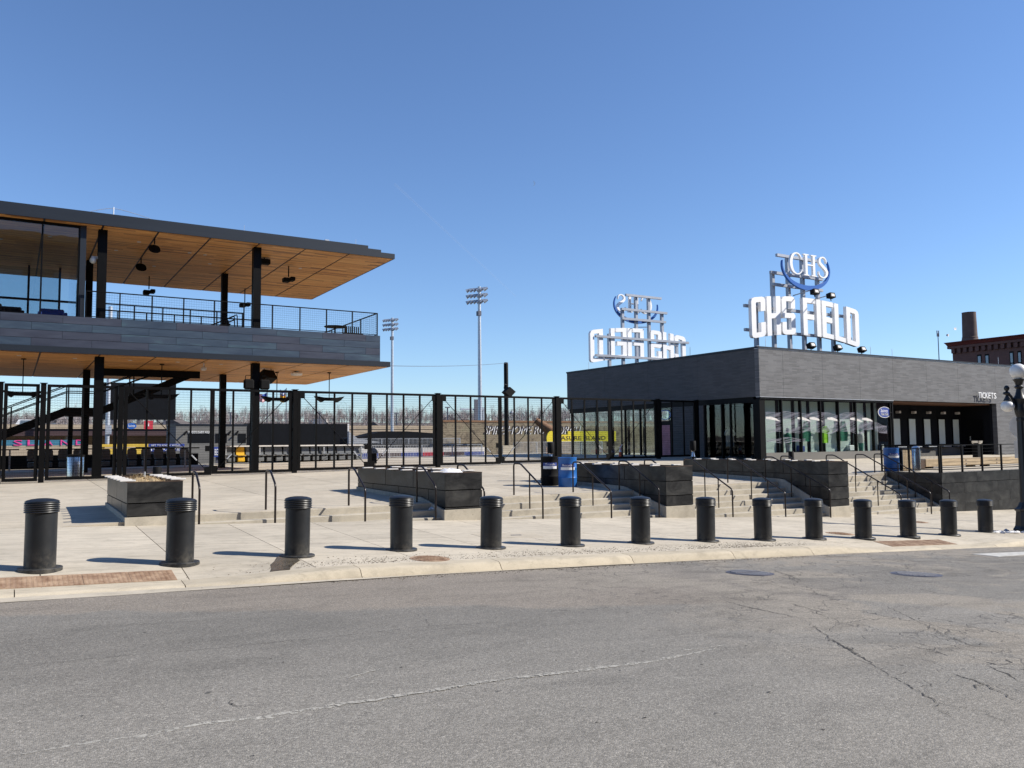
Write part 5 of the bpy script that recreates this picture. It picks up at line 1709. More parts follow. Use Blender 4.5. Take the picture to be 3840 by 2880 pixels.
solo('timber_block', MB().cbox(34.2, 22.2, .19, 35.0, 22.6, .6, .02), M['timber_dk'], 'dark timber block at the left end of the long timber', 'block')
t = thing('drinking_fountain', 'stainless drinking fountain in front of the ticket recess', 'fountain', (45, 25.5, .35))
MB().cbox(44.85, 25.4, .3, 45.15, 25.7, 1.2, .02).build('pedestal', M['black'], t)
MB().lathe([(.12, 1.2), (.26, 1.28), (.28, 1.4), (.2, 1.36)], (45, 25.5, 0), 18).build('bowl', M['chrome'], t, smooth=40)
t = thing('steel_bin', 'tall stainless litter bin behind the left gates', 'bin', (2.25, 37.5, .25))
MB().lathe([(.31, 0), (.31, .88), (.3, .9)], (2.25, 37.2, .22), 28).build('bin_body', M['chrome'], t, smooth=40)
MB().lathe([(.33, .9), (.33, .95), (.2, 1.0), (.1, 1.0)], (2.25, 37.2, .22), 28).build('bin_lid', M['blackm'], t, smooth=40)
def lantern(x, y, z, lab):
    t = thing('path_lantern', lab, 'lantern', (x, y, z), 'stubby path lanterns near the planters')
    MB().lathe([(.06, 0), (.06, .08), (.1, .1)], (x, y, z), 14).build('base', M['black'], t)
    MB().lathe([(.09, .1), (.04, .3), (.09, .34)], (x, y, z), 14).build('lens', M['chrome'], t, smooth=40)
    MB().lathe([(.12, .34), (.125, .36), (.125, .72), (.11, .74)], (x, y, z), 16).build('hood', M['blackm'], t, smooth=40)
    for k in range(3):
        a = 2.1 * k
        MB().bar((x + .11 * math.cos(a), y + .11 * math.sin(a), z), (x + .11 * math.cos(a), y + .11 * math.sin(a), z + .4), .008, 4).build('rod', M['black'], t)
lantern(16.6, 24.75, ZT + .014, 'path lantern on the far end of the third planter')
lantern(3.9, 27.6, zp(3.9, 27.6), 'path lantern behind the straw planter')
lantern(23.8, 25.1, ZT + .014, 'path lantern on the far end of the fourth planter')
lantern(31.2, 26.4, zp(31, 26.4), 'path lantern standing in front of the shop window')
t = thing('litter_bin', 'dark litter bin with grey domed lid seen through the second gate', 'bin', (14.6, 36.9, .3))
MB().lathe([(.2, .3), (.2, .78)], (14.6, 36.8, .3), 18).build('bin_body', M['blackm'], t)
MB().lathe([(.27, .78), (.24, .9), (.14, 1.0), (.02, 1.03)], (14.6, 36.8, .3), 18).build('bin_lid', M['greybld'], t, smooth=50)
for a in (0, 2.1, 4.2): MB().bar((14.6 + .14 * math.cos(a), 36.8 + .14 * math.sin(a), .28), (14.6 + .14 * math.cos(a), 36.8 + .14 * math.sin(a), .62), .015, 4).build('leg', M['black'], t)
def cone(x, y, z, lab):
    t = thing('traffic_cone', lab, 'traffic cone', (x, y, z), 'traffic cones behind the gates')
    MB().box(x - .19, y - .19, z, x + .19, y + .19, z + .03).build('base', M['orange'], t)
    MB().lathe([(.15, .03), (.035, .72), (.03, .73)], (x, y, z), 16).build('cone_body', M['orange'], t, smooth=50)
    MB().lathe([(.107, .32), (.083, .47)], (x, y, z), 16).build('reflective_band', M['white'], t, smooth=50)
    MB().lathe([(.073, .53), (.059, .62)], (x, y, z), 16).build('reflective_band', M['white'], t, smooth=50)
cone(29.0, 37.2, zp(29, 37), 'left of the two orange traffic cones')
cone(29.75, 37.2, zp(29.7, 37), 'right of the two orange traffic cones')

# ================================================================ STREET LAMP
lp = on_sw(3850, 1996)
LX, LY, LZ = lp.x + .0, lp.y, zsw(lp.x, lp.y)
sl = thing('street_lamp', 'old fashioned black lamp post with white globes at the right edge', 'street lamp', (LX, LY, LZ))
MB().lathe([(.36, 0), (.36, .10), (.33, .14), (.30, .2), (.27, .5), (.26, .62), (.3, .66), (.31, .7), (.22, .76), (.15, .9)], (LX, LY, LZ), 8).build('base', M['boll'], sl)
mb = MB().lathe([(.14, .88), (.125, 1.4), (.11, 3.34), (.12, 3.36), (.12, 3.44), (.1, 3.46)], (LX, LY, LZ), 12)
LZ = LZ + .64
mb.build('shaft', M['boll'], sl)
MB().lathe([(.1, 2.8), (.15, 2.95), (.17, 3.1), (.14, 3.2), (.16, 3.3), (.2, 3.38), (.12, 3.5), (.08, 3.68), (.14, 3.75), (.09, 3.8), (.12, 3.9), (.17, 3.98), (.1, 4.0)], (LX, LY, LZ), 14).build('head', M['boll'], sl, smooth=30)
gl = MB().lathe([(.1, 0)] + [(.24 * math.sin(math.pi * k / 14), .235 - .235 * math.cos(math.pi * k / 14)) for k in range(2, 14)] + [(.001, .47)], (LX, LY, LZ + 3.99), 24).build('globe', M['globe'], sl, smooth=80)
for k in range(2):
    a = YAW * -1 + R(180) + R(180) * k
    ca, sa = math.cos(a), math.sin(a)
    r = .38
    ax, ay = LX + ca * r, LY + sa * r
    LZ2 = LZ + .2
    MB().tube([(LX + ca * .1, LY + sa * .1, LZ2 + 2.75), (LX + ca * .2, LY + sa * .2, LZ2 + 3.15), (LX + ca * .3, LY + sa * .3, LZ2 + 3.33), (ax + ca * .1, ay + sa * .1, LZ2 + 3.36)], .04, 8, .12).build('arm', M['boll'], sl, smooth=50)
    MB().lathe([(.05, 3.30), (.1, 3.36), (.03, 3.42), (.065, 3.46), (.08, 3.52), (.05, 3.58), (.005, 3.6)], (ax, ay, LZ2), 12).build('finial', M['boll'], sl, smooth=40)
    MB().lathe([(.03, 3.32), (.05, 3.25), (.11, 3.14), (.11, 3.12)], (ax, ay, LZ2), 14).build('socket', M['boll'], sl, smooth=40)
    MB().lathe([(.1, 3.13)] + [(.19 * math.sin(math.pi * k2 / 12), 2.77 + .19 - .0 + .17 * math.cos(math.pi * k2 / 12)) for k2 in range(2, 12)] + [(.001, 2.79)], (ax, ay, LZ2), 20).build('globe', M['globe'], sl, smooth=80)
# back of a traffic sign behind it
p = pt(3815, 1640, Y=15.4)
sg = thing('stop_sign', 'grey back of an octagonal street sign behind the lamp post', 'sign', (p.x, p.y, zsw(p.x, p.y)))
n = 8
yy = 15.4
oc = [(.38 * math.cos(R(22.5 + 45 * k)), .38 * math.sin(R(22.5 + 45 * k))) for k in range(8)]
cz = pt(3815, 1600, Y=15.4).z
MB().prism(oc, lambda a, b, d: (p.x + .12 + a * .92 + d * .3, p.y - a * .38 + d, cz + b), 0, .004).build('sign_plate', M['galv'], sg)
MB().prism([(-.23, -.3), (.23, -.3), (.23, .3), (-.23, .3)], lambda a, b, d: (p.x + .16 + a * .92 + d * .3, p.y - a * .38 + d, cz - .78 + b), 0, .004).build('sign_plate', M['galv'], sg)
MB().box(p.x + .1, p.y + .02, zsw(p.x, p.y) - .1, p.x + .16, p.y + .06, cz + .35).build('pole', M['galv'], sg)
# dirty snow by the lamp foot
mb = MB()
for i in range(9):
    q = on_sw(3735 + 13 * i, 1993 + random.uniform(-3, 8))
    mb.lump((q.x, q.y, zsw(q.x, q.y) + .01), random.uniform(.06, .16), random.uniform(.05, .12), random.uniform(.03, .07), i, 8, 5, .3)
solo('snow_remnant', mb, M['snow'], 'dirty snow remnant at the foot of the lamp post', 'snow', smooth=50)
for i, (u, v) in enumerate(((2590, 1788), (1630, 1917))):
    q = pt(u, v, Z=.02 if i == 0 else -.2)
    solo('snow_remnant', MB().lump((q.x, q.y, q.z + .03), .2, .12, .08, 20 + i, 10, 6, .3), M['snow'], ['small snow lump beside the third planter', 'small snow lump at the foot of the second planter'][i], 'snow', smooth=50)

# ================================================================ CONCOURSE FURNITURE
def seat(x, y, z, mat, lab, grp):
    t = thing('folding_seat', lab, 'seat', (x, y, z), grp)
    MB().prism([(-.24, 0), (.24, 0), (.235, .42), (.17, .52), (-.17, .52), (-.235, .42)], lambda a, b, d: (x + a, y + d + b * .18, z + .42 + b), 0, .06).build('backrest', mat, t)
    MB().cbox(x - .23, y - .4, z + .36, x + .23, y + .02, z + .42, .02).build('seat', mat, t)
    MB().cbox(x - .2, y - .3, z + .02, x + .2, y + .05, z + .28, .02).build('underseat', mat, t)
    return t
s0 = {}
def put_seat(x, y, z, mat, key, lab, grp):
    if key not in s0:
        s0[key] = (seat(0, 0, 0, mat, lab, grp))
        s0[key].location = (x, y, z)
        ORG[s0[key].name] = Vector((x, y, z))
    else:
        copy_tree(s0[key], (x, y, z), lab)
xi = 11.3
ni = 0
SO = ['first', 'second', 'third', 'fourth', 'fifth', 'sixth', 'seventh', 'eighth', 'ninth', 'tenth', 'eleventh', 'twelfth', 'thirteenth', 'fourteenth', 'fifteenth']
while xi < 19.3:
    ni += 1
    if abs(xi - 12.1) > .28:
        put_seat(xi, 51.2, .52, M['gseat'], 'g', 'grey folding seat under the bright counter, %s place from the left' % SO[ni - 1], 'grey seats under the counter')
    else:
        put_seat(xi, 51.2, .52, M['yseat'], 'y', 'yellow folding seat among the grey ones under the counter', 'yellow seat under the counter')
    xi += .57
dc = thing('drink_counter', 'long pale drink counter on posts above the grey seats', 'counter', (15.3, 51.6, .45))
MB().box(10.9, 51.0, 1.42, 19.6, 52.0, 1.5).build('counter_top', M['rimw'], dc)
MB().box(10.9, 51.98, .45, 19.6, 52.02, 1.42).build('back_board', M['dkwall'], dc)
for x in (11.0, 13.0, 15.0, 17.0, 19.5): MB().box(x - .04, 51.05, .4, x + .04, 51.13, 1.42).build('leg', M['galv'], dc)
MB().box(10.9, 51.05, .86, 19.6, 51.1, .92).build('foot_rail', M['galv'], dc)
def high_table(x, y, w, lab):
    t = thing('high_table', lab, 'table', (x, y, .35), 'high tables under the pavilion')
    MB().box(x - w / 2, y - .35, 1.36, x + w / 2, y + .35, 1.42).build('table_top', M['blackm'], t)
    for sx in (-1, 1): MB().box(x + sx * w * .3 - .04, y - .04, .3, x + sx * w * .3 + .04, y + .04, 1.36).build('leg', M['galv'], t)
high_table(2.2, 47.8, 3.0, 'high dark table behind the stainless bin')
high_table(7.2, 48.2, 3.4, 'high dark table in front of the blue board')
high_table(-.6, 48.4, 2.0, 'high dark table at the left edge under the stair')
for i, x in enumerate([4.4, 5.05, 5.7, 6.4, 7.05, 7.7, 8.4]):
    put_seat(x, 49.4, .45, M['gseat'], 'b', 'dark seat below the yellow and blue boards under the pavilion, %s from the left' % SO[i], 'dark seats under the pavilion')
for i, x in enumerate([1.0, 1.7, 2.4, 3.1]):
    put_seat(x, 49.4, .45, M['gseat'], 'b', 'dark seat behind the stainless bin under the pavilion, %s from the left' % SO[i], 'dark seats under the pavilion')
solo('concourse_wall', MB().box(-9, 53.0, .3, 9.8, 53.3, 1.05), M['dkwall'], 'low dark wall at the back of the concourse under the pavilion', 'wall')
# pale picket railings at the concourse edge
def pickets(x0, x1, y, z0, h, lab, step=.12, r=.012):
    t = thing('picket_railing', lab, 'railing', ((x0 + x1) / 2, y, z0), 'galvanised picket railings')
    MB().box(x0, y - .025, z0 + h - .05, x1, y + .025, z0 + h).build('top_rail', M['galv'], t)
    MB().box(x0, y - .02, z0 + .1, x1, y + .02, z0 + .14).build('bottom_rail', M['galv'], t)
    n = int((x1 - x0) / 2.2)
    for i in range(n + 1):
        x = lerp(x0, x1, i / n)
        MB().box(x - .03, y - .03, z0 - .1, x + .03, y + .03, z0 + h - .05).build('post', M['galv'], t)
    mb = MB()
    n = int((x1 - x0) / step)
    for i in range(n):
        x = x0 + (i + .5) * step
        mb.box(x - r, y - .008, z0 + .14, x + r, y + .008, z0 + h - .05)
    mb.build('pickets', M['galv'], t, kind='stuff')
pickets(20.2, 30.0, 53.9, .5, .95, 'galvanised picket railing at the concourse edge right of the counter')
pickets(36.6, 46.0, 60.2, .5, 1.1, 'galvanised picket railing far right beside the speaker pole')
pickets(24.5, 34.5, 66.0, .9, 1.1, 'galvanised picket railing beyond the banners')
tb = thing('banner_wall', 'low white topped wall of blue and dark red advertising banners behind the picket railing', 'banner', (25, 55.2, .4))
cl = [M['navy'], M['maroon'], M['navy'], M['stripe_r'], M['maroon'], M['navy']]
for i in range(6): MB().box(20.6 + 1.7 * i, 55.0, .4, 22.28 + 1.7 * i, 55.05, .88).build('banner', cl[i], tb)
MB().box(20.4, 55.06, .2, 31, 55.3, 1.22).build('wall', M['rimw'], tb)
MB().box(20.4, 55.5, 1.3, 31, 55.8, 1.5).build('dark_beam', M['dkwall'], tb)  # dark beam just behind and above the white wall
plz2 = struct('upper_concourse', MB().box(30, 54.3, -3, 80, 62, .45), M['conc'], 'concrete concourse strip beyond the gates on the right')
struct('side_concourse', MB().box(34.5, 48.6, -3, 80, 54.29, .42), M['conc'], 'concrete concourse behind the store')
struct('left_concourse', MB().box(-40, 20, -3, -13.5, 54.3, .2), M['conc'], 'plaza continuing to the left of the view')
# speaker pole with cable
sp = thing('speaker_pole', 'tall black pole with loudspeaker and cable beyond the gates', 'pole', (35.9, 60.2, .45))
MB().lathe([(.19, 0), (.19, 7.8), (.15, 7.9)], (35.9, 60.2, .45), 16).build('pole', M['black'], sp, smooth=40)
MB().box(35.3, 59.8, .45, 36.5, 60.6, 1.3).build('pedestal', M['conc_step'], sp)
c0 = Vector((35.75, 59.9, 5.75))
MB().prism([(-.55, 0), (0, -.42), (.5, .05), (-.05, .45)], lambda a, b, d: (c0.x + a, c0.y + d - .3, c0.z + b), -.4, .2).build('speaker', M['blackm'], sp)
MB().tube([(35.5, 59.9, 6.1), (35.5, 59.8, 6.45), (35.9, 59.9, 6.4)], .03, 6).build('bracket', M['black'], sp)
MB().lathe([(.2, 0), (.22, .15), (.1, .3)], (36.35, 60.0, 3.9), 12).build('lamp', M['galv'], sp)
mb = MB()
a, b = Vector((15.58, 38, 5.36)), Vector((35.9, 60.1, 8.3))
P = []
for i in range(25):
    t_ = i / 24
    q = a.lerp(b, t_)
    P.append((q.x, q.y, q.z - .5 * t_ * (1 - t_)))
for q0, q1 in zip(P[:-1], P[1:]): mb.bar(q0, q1, .018, 4, cap=False)
solo('overhead_cable', mb, M['iron'], 'thin overhead cable from the pavilion slab to the speaker pole', 'cable')

# ================================================================ BEYOND THE CONCOURSE
def pole_lights(px, py_top, D, base_z, rows_, lab, s=1):
    top = pt(px, py_top, D=D)
    t = thing('light_pole', lab, 'light pole', (top.x, top.y, base_z), 'stadium light poles')
    MB().bar((top.x, top.y, base_z), (top.x, top.y, top.z), .33 * s, 12, .2 * s).build('pole', M['galv'], t, smooth=40)
    ax = Vector((.55, -.83, 0))
    for r_ in range(3):
        z = top.z - .2 - .8 * s * r_
        p0, p1 = top + ax * (-1.6 * s), top + ax * (1.7 * s)
        w0, w1 = Vector((top.x, top.y, z)) - ax * 1.5 * s, Vector((top.x, top.y, z)) + ax * 1.1 * s
        MB().sqbar(w0, w1, .1).build('crossarm', M['iron'], t)
        for i in range(6):
            q = w0.lerp(w1, i / 5)
            f = Vector((-.75, .45, -.45)).normalized()
            MB().bar(q + Vector((0, 0, -.1)) - f * .15, q + Vector((0, 0, -.1)) + f * .45, .14 * s, 10, .27 * s).build('lamp', M['galv'], t, smooth=40)
    MB().box(top.x - .3, top.y - .3, top.z - 3.9 * s, top.x + .15, top.y + .3, top.z - 3.3 * s).build('bracket', M['iron'], t)
    return t
pole_lights(1797, 1075, 110, -6, 3, 'tall galvanised light pole with three rows of lamps, nearer', 1)
pole_lights(1471, 1192, 145, -8, 3, 'tall galvanised light pole with three rows of lamps, beside the pavilion', 1)
q = pt(402, 1650, D=120)
t = thing('far_pole', 'galvanised pole seen behind the left pavilion columns', 'pole', (q.x, q.y, -8))
MB().bar((q.x, q.y, -8), (q.x, q.y, 22), .32, 12, .28).build('pole', M['galv'], t, smooth=40)
MB().box(q.x - .3, q.y - .5, 3.3, q.x + .5, q.y, 4.6).build('cabinet', M['galv'], t)

def wall_from(px0, px1, ytop, ybot, D, depth=.4):
    """vertical slab square to the street whose face starts at depth D"""
    a = pt(px0, ytop, D=D)
    b = pt(px1, ytop, Y=a.y)
    zb = pt(px0, ybot, D=D).z
    return a.x, b.x, a.y, a.z, zb
def board(name, px0, px1, yt, yb, D, mat, lab, cat, th=.3, leg=True, trim=None):
    x0, x1, y, z1, z0 = wall_from(px0, px1, yt, yb, D)
    t = thing(name, lab, cat, ((x0 + x1) / 2, y, -8 if leg else z0))
    MB().box(x0, y, z0, x1, y + th, z1).build('panel', mat, t)
    if leg:
        for f_ in (.15, .5, .85):
            x = lerp(x0, x1, f_)
            MB().box(x - .2, y + .05, -9, x + .2, y + .25, z0).build('post', M['iron'], t)
    if trim: MB().box(x1 + .01, y - .02, z0, x1 + .3, y + th, z1).build('edge_trim', trim, t)
    return t, (x0, x1, y, z0, z1)
t, b_ = board('video_board', 380, 661, 1433, 1571, 140, M['dkwall'], 'big dark rear face of a scoreboard behind the stair', 'scoreboard', 1.2)
MB().box(b_[0] - .1, b_[2] - .05, b_[3] - .1, b_[1] + .1, b_[2] - .01, b_[3]).build('bottom_frame', M['black'], t)
for i in range(3):
    for z in (b_[3] + 1.5, b_[3] + 3.5, b_[3] + 5): pass
t, b_ = board('backdrop_wall', 917, 1303, 1588, 1672, 130, M['dkwall'], 'long plain dark batting backdrop wall below the flags', 'wall', .6, True, M['rimw'])
# dairy stand
x0, x1, y, z1, z0 = wall_from(660, 925, 1595, 1690, 112)
t = thing('concession_stand', 'grey concession building lettered as a dairy area', 'building', ((x0 + x1) / 2, y, -8))
MB().box(x0, y, -9, x1, y + 8, z1).build('wall', M['greybld'], t)
MB().box(x0 - .1, y - .1, z1 + .002, x1 + .1, y + 8, z1 + .2).build('roof', M['fascia'], t)
for a, b in ((706, 790), (808, 850), (893, 922)):
    p0, p1 = pt(a, 1626, Y=y), pt(b, 1660, Y=y)
    MB().box(p0.x, y - .06, p1.z, p1.x, y - .002, p0.z).build('dark_opening', M['dkwall'], t)  # flat dark panels put in for the shaded openings
p0, p1 = pt(707, 1626, Y=y), pt(788, 1618, Y=y)
add_text(MB(), "MUDD'S DAIRY AREA", .32, lambda a, b, d: (p0.x + a, y - .15 + d, p0.z + .03 + b), .05, p1.x - p0.x).build('lettering', M['white'], t)
for a in (697, 862, 890):
    q = pt(a, 1620, Y=y)
    MB().bar((q.x - .3, y - .5, q.z - .4), (q.x + .1, y, q.z + .1), .12, 6).build('wall_lamp', M['black'], t)
# elevated road with parapet, maroon girder and piers
ya = pt(0, 1600, D=118).y
rb = thing('elevated_road', 'tan elevated road with maroon girder beyond the outfield', 'bridge', (10, ya, -8))
zt_, zm, zl = pt(400, 1592, D=125).z, pt(400, 1608, D=125).z, pt(400, 1634, D=125).z
MB().box(-60, ya, zm, 70, ya + .5, zt_).build('parapet', M['conc_old'], rb)
MB().box(-60, ya + .25, zl, 30.5, ya + .5, zm - .002).build('girder', M['maroon'], rb)
MB().box(-60, ya + .51, zm - .9, 70, ya + 14, zm - .7).build('deck', M['asphalt'], rb)
MB().box(30.51, ya + .1, -9, 70, ya + .5, zm - .002).build('abutment', M['conc_old'], rb)
for x in (-14, -1, 7.5, 24): MB().box(x - .5, ya + 1, -9, x + .5, ya + 6, zl).build('pier', M['conc_old'], rb)
MB().box(-60, ya + 9.1, -9, 30, ya + 9.5, zl + .2).build('back_wall', M['conc_old'], rb)
def far_car(px, D, mat, lab, van=False):
    p = pt(px, 1588, D=D)
    y = ya + 9
    z = zm - .7
    p = pt(px, 1588, Y=y)
    t = thing('parked_car', lab, 'car', (p.x, y, z), 'vehicles on the elevated road')
    L, H = (4.9, 1.95) if van else (4.6, 1.45)
    z += 0 if not van else .35
    MB().prism([(0, .3), (L, .3), (L, .8), (L - .9, .9), (L - 1.5, H), (.6, H), (.05, .95)], lambda a, b, d: (p.x + a, d, z + b), y, y + 1.8).build('body', mat, t)
    MB().prism([(.7, .95), (L - 1.2, .95), (L - 1.65, H - .12), (.85, H - .12)], lambda a, b, d: (p.x + a, d, z + b), y - .01, y - .002).build('window', M['glass_w'], t)
    for xx in (.9, L - .9):
        MB().bar((p.x + xx, y - .02, z + .32), (p.x + xx, y + .2, z + .32), .32, 12).build('wheel', M['blackm'], t)
far_car(52, 125, M['car_w'], 'white van on the elevated road at far left', True)
far_car(585, 125, M['car_d'], 'dark car on the elevated road below the big screen')
far_car(692, 125, M['car_d'], 'dark car on the elevated road above the dairy stand')
# bright advertising panels on the outfield wall
def ad(px0, px1, yt, yb, D, mat, lab, text=None, tm=None, cat='sign'):
    x0, x1, y, z1, z0 = wall_from(px0, px1, yt, yb, D)
    t = thing('advert_board', lab, cat, ((x0 + x1) / 2, y, z0), 'advertising boards on the outfield wall')
    MB().box(x0, y, z0, x1, y + .15, z1).build('panel', mat, t)
    MB().box(x0 + .3, y + .2, -9, x0 + .6, y + .4, z1 - .1).build('post', M['iron'], t)
    if text:
        add_text(MB(), text, (z1 - z0) * .62, lambda a, b, d: (x0 + (x1 - x0) * .07 + a, y - .05 + d, z0 + (z1 - z0) * .18 + b), .04, (x1 - x0) * .8).build('lettering', tm or M['white'], t)
    return x0, x1, y, z0, z1
ad(372, 560, 1666, 1677, 96, M['gold'], 'upper yellow advertising strip left of the blue board')
ad(372, 560, 1682, 1704, 95, M['gold'], 'lower yellow advertising board left of the blue board')
ad(557, 692, 1665, 1675, 94, M['navy'], 'upper blue lettered advertising strip', 'GET TO KNOW WOLD')
ad(557, 692, 1681, 1693, 93, M['navy'], 'lower blue lettered advertising strip', 'IT PAYS')
ad(800, 870, 1676, 1714, 80, M['navy'], 'small dark blue notice behind the rear column', 'BEER HERE')
# painted wall with pink letters, lower left
x0, x1, y, z1, z0 = wall_from(20, 315, 1651, 1671, 100)
t = thing('letter_wall', 'teal wall with big pink letters ISLAND at the lower left', 'sign', ((x0 + x1) / 2, y, -8))
MB().box(x0 - 3, y, z0, x1 + .5, y + .3, z1).build('panel', M['teal'], t)
MB().box(x0 - 6, y + .02, z0 - 3, x1 + 6, y + .6, z0 - .005).build('wall', M['conc_old'], t)
for ch, u in zip('SLAND', (50, 103, 165, 227, 284)):
    q = pt(u, 1670, Y=y)
    add_text(MB(), ch, (z1 - z0) * 1.02, lambda a, b, d: (q.x + a, y - .08 + d, z0 + b), .06, .95).build('letter', M['pink'], t)
# two banners on the bridge
for (a, b, mt, lab, tx) in ((475, 512, M['blue'], 'blue round banner hung on the elevated road', 'Saints'), (540, 574, M['red'], 'red square banner hung on the elevated road', 'i')):
    x0, x1, y, z1, z0 = wall_from(a, b, 1578 if mt == M['red'] else 1586, 1609, 112)
    t = thing('bridge_banner', lab, 'banner', ((x0 + x1) / 2, y, z0), 'banners on the elevated road')
    if mt == M['red']: MB().box(x0, y, z0, x1, y + .08, z1).build('panel', mt, t)
    else:
        n = 20
        MB().prism([((x0 + x1) / 2 + (x1 - x0) / 2 * math.cos(2 * math.pi * k / n) * (1 + .06 * (k % 2)), (z0 + z1) / 2 + (z1 - z0) / 2 * math.sin(2 * math.pi * k / n)) for k in range(n)], lambda p, r_, d: (p, d, r_), y, y + .08).build('panel', mt, t)
    add_text(MB(), tx, (z1 - z0) * .4, lambda p, r_, d: (x0 + (x1 - x0) * (.15 if len(tx) > 1 else .45) + p, y - .03 + d, z0 + (z1 - z0) * .35 + r_), .02, (x1 - x0) * (.7 if len(tx) > 1 else .12)).build('lettering', M['white'], t)
# mural wall
x0, x1, y, z1, z0 = wall_from(1665, 2135, 1583, 1700, 100)
def mural():
    q = NT('painted_mural')
    n1 = q.noise(q.pos((1, 1, 1.3)), .9, 7, .65, 1.2)
    c = q.ramp(n1, [(.32, (.05, .038, .028)), (.44, (.17, .135, .09)), (.55, (.26, .21, .14)), (.7, (.13, .13, .075))])
    q.l(c, q.b.inputs['Base Color'])
    q.b.inputs['Roughness'].default_value = .8
    return q.m
t = thing('mural_wall', 'painted outfield wall lettered SPIRE HOME RUN PORCH', 'wall', ((x0 + x1) / 2, y, -8))
MB().box(x0 - .5, y, -9, x1 + 22, y + .6, z1).build('wall', mural(), t)
MB().box(x0 - .5, y - .05, z1 + .002, x1 + 22, y + .65, z1 + .25).build('coping', M['brown'], t)
q = pt(1812, 1627, Y=y)
dkl = mk('dark_brown_letter', (.05, .035, .035), .7)
wlen = pt(2170, 1600, Y=y).x - q.x
add_text(MB(), 'SPIRE HOME RUN PORCH', 1.05, lambda a, b, d: (q.x + .1 + a + b * .25, y - .03, q.z - .06 + b), 0, wlen).build('lettering', M['white'], t)
add_text(MB(), 'SPIRE HOME RUN PORCH', 1.05, lambda a, b, d: (q.x + a + b * .25, y - .06, q.z + b), 0, wlen).build('lettering', dkl, t)
# landform left of the mural: dark roofed stand and tan rocks
x0, x1, y, z1, z0 = wall_from(1310, 1660, 1620, 1700, 118)
t = thing('outfield_stand', 'dark low stand with curved ends in the outfield', 'stand', ((x0 + x1) / 2, y, -8))
MB().prism([(x0, -9), (x0, z1 - .9), (x0 + 2, z1 - .6), (x0 + 5, z1 + .1), (lerp(x0, x1, .6), z1 + .1), (x1 + 2, z1 - .4), (x1 + 2, -9)], lambda a, b, d: (a, d, b), y, y + 4).build('stand_body', M['dkwall'], t)
MB().prism([(x0 - .3, z1 + .1), (x0 + 1, z1 - .9), (x0 + 4.6, z1 - 1.5), (x0 + 1.4, z1 - 1.7), (x0 - .3, z1 - 1.7)], lambda a, b, d: (a, d, b), y - .6, y - .1).build('curved_end', M['cloth'], t)
x0, x1, y, z1, z0 = wall_from(1303, 1665, 1596, 1700, 150)
t = thing('tan_wall', 'tan stone wall with pale pickets beyond the stand', 'wall', ((x0 + x1) / 2, y, -8))
MB().box(x0 - 3, y, -9, x1 + 4, y + 2, z1).build('wall', M['conc_old'], t)
mb = MB()
for i in range(46):
    x = lerp(x0, x1, (i + .5) / 46)
    mb.box(x - .12, y - .2, z1 - 4, x + .12, y - .1, z1 - .6)
mb.build('pickets', M['galv'], t, kind='stuff')
# yellow lettered fence and brown bat sculpture
x0, x1, y, z1, z0 = wall_from(2046, 2310, 1630, 1656, 84)
t = thing('yellow_board', 'yellow lettered board behind the store corner', 'sign', ((x0 + x1) / 2, y, -6))
MB().box(x0, y, z0, x1, y + .2, z1).build('panel', M['yellow'], t)
MB().box(pt(2130, 1620, Y=y).x, y, z1 + .005, x1, y + .2, z1 + .35).build('panel', M['yellow'], t)
add_text(MB(), 'TREASURE ISLAND', (z1 - z0) * .6, lambda a, b, d: (x0 + .4 + a, y - .02, z0 + (z1 - z0) * .2 + b), 0, (x1 - x0) * .8).build('lettering', dkl, t)
for f_ in (.05, .5, .95): MB().box(lerp(x0, x1, f_) - .1, y + .05, -7, lerp(x0, x1, f_) + .1, y + .19, z0).build('post', M['iron'], t)
t = thing('bat_sculpture', 'big tilted brown bat sculpture with a yellow band', 'sculpture', (pt(2090, 1650, D=82).x, pt(2090, 1650, D=82).y, -4))
a, b = pt(2008, 1575, D=82), pt(2075, 1625, D=82)
MB().bar(a, b, .28, 12, .62).build('bat', M['brown'], t, smooth=40)
MB().bar(b, b + (b - a).normalized() * .5, .63, 12, .65).build('band', M['yellow'], t, smooth=40)
MB().prism([(-.9, -6.5), (.9, -6.5), (.6, .4), (-.6, .4)], lambda p, r_, d: (b.x + p, b.y + d, b.z - .3 + r_), .3, .9).build('stand', M['brown'], t)
q = pt(2068, 1645, D=80)
MB().prism([(.55 * math.cos(k), .75 * math.sin(k)) for k in [2 * math.pi * i / 16 for i in range(16)]], lambda p, r_, d: (q.x + p, q.y + d, q.z + r_), 0, .1).build('emblem', M['yellow'], t)
# flags
def flag(px, ytop, ybase, D, lab, cols, fy0, fy1, w):
    top, bot = pt(px, ytop, D=D), pt(px, ybase, D=D)
    t = thing('flagpole', lab, 'flag', (top.x, top.y, bot.z - 8), 'flags above the dark backdrop wall')
    MB().bar((top.x, top.y, bot.z - 8), tuple(top), .09, 8, .06).build('pole', M['iron'], t)
    z1, z0 = pt(px, fy0, D=D).z, pt(px, fy1, D=D).z
    n = len(cols)
    for i, c in enumerate(cols):
        za, zb = lerp(z1, z0, i / n), lerp(z1, z0, (i + 1) / n)
        mb = MB()
        vs = []
        for k in range(9):
            x = top.x - .1 - w * k / 8
            yy = top.y + .25 * math.sin(k * 1.2)
            dz = -.25 * math.sin(k * .5) - .03 * k
            vs += [(x, yy, za + dz), (x, yy, zb + dz)]
        mb.add(vs, [(2 * k, 2 * k + 1, 2 * k + 3, 2 * k + 2) for k in range(8)])
        mb.build('stripe', M[c], t, smooth=60)
    return t, top, z1, z0
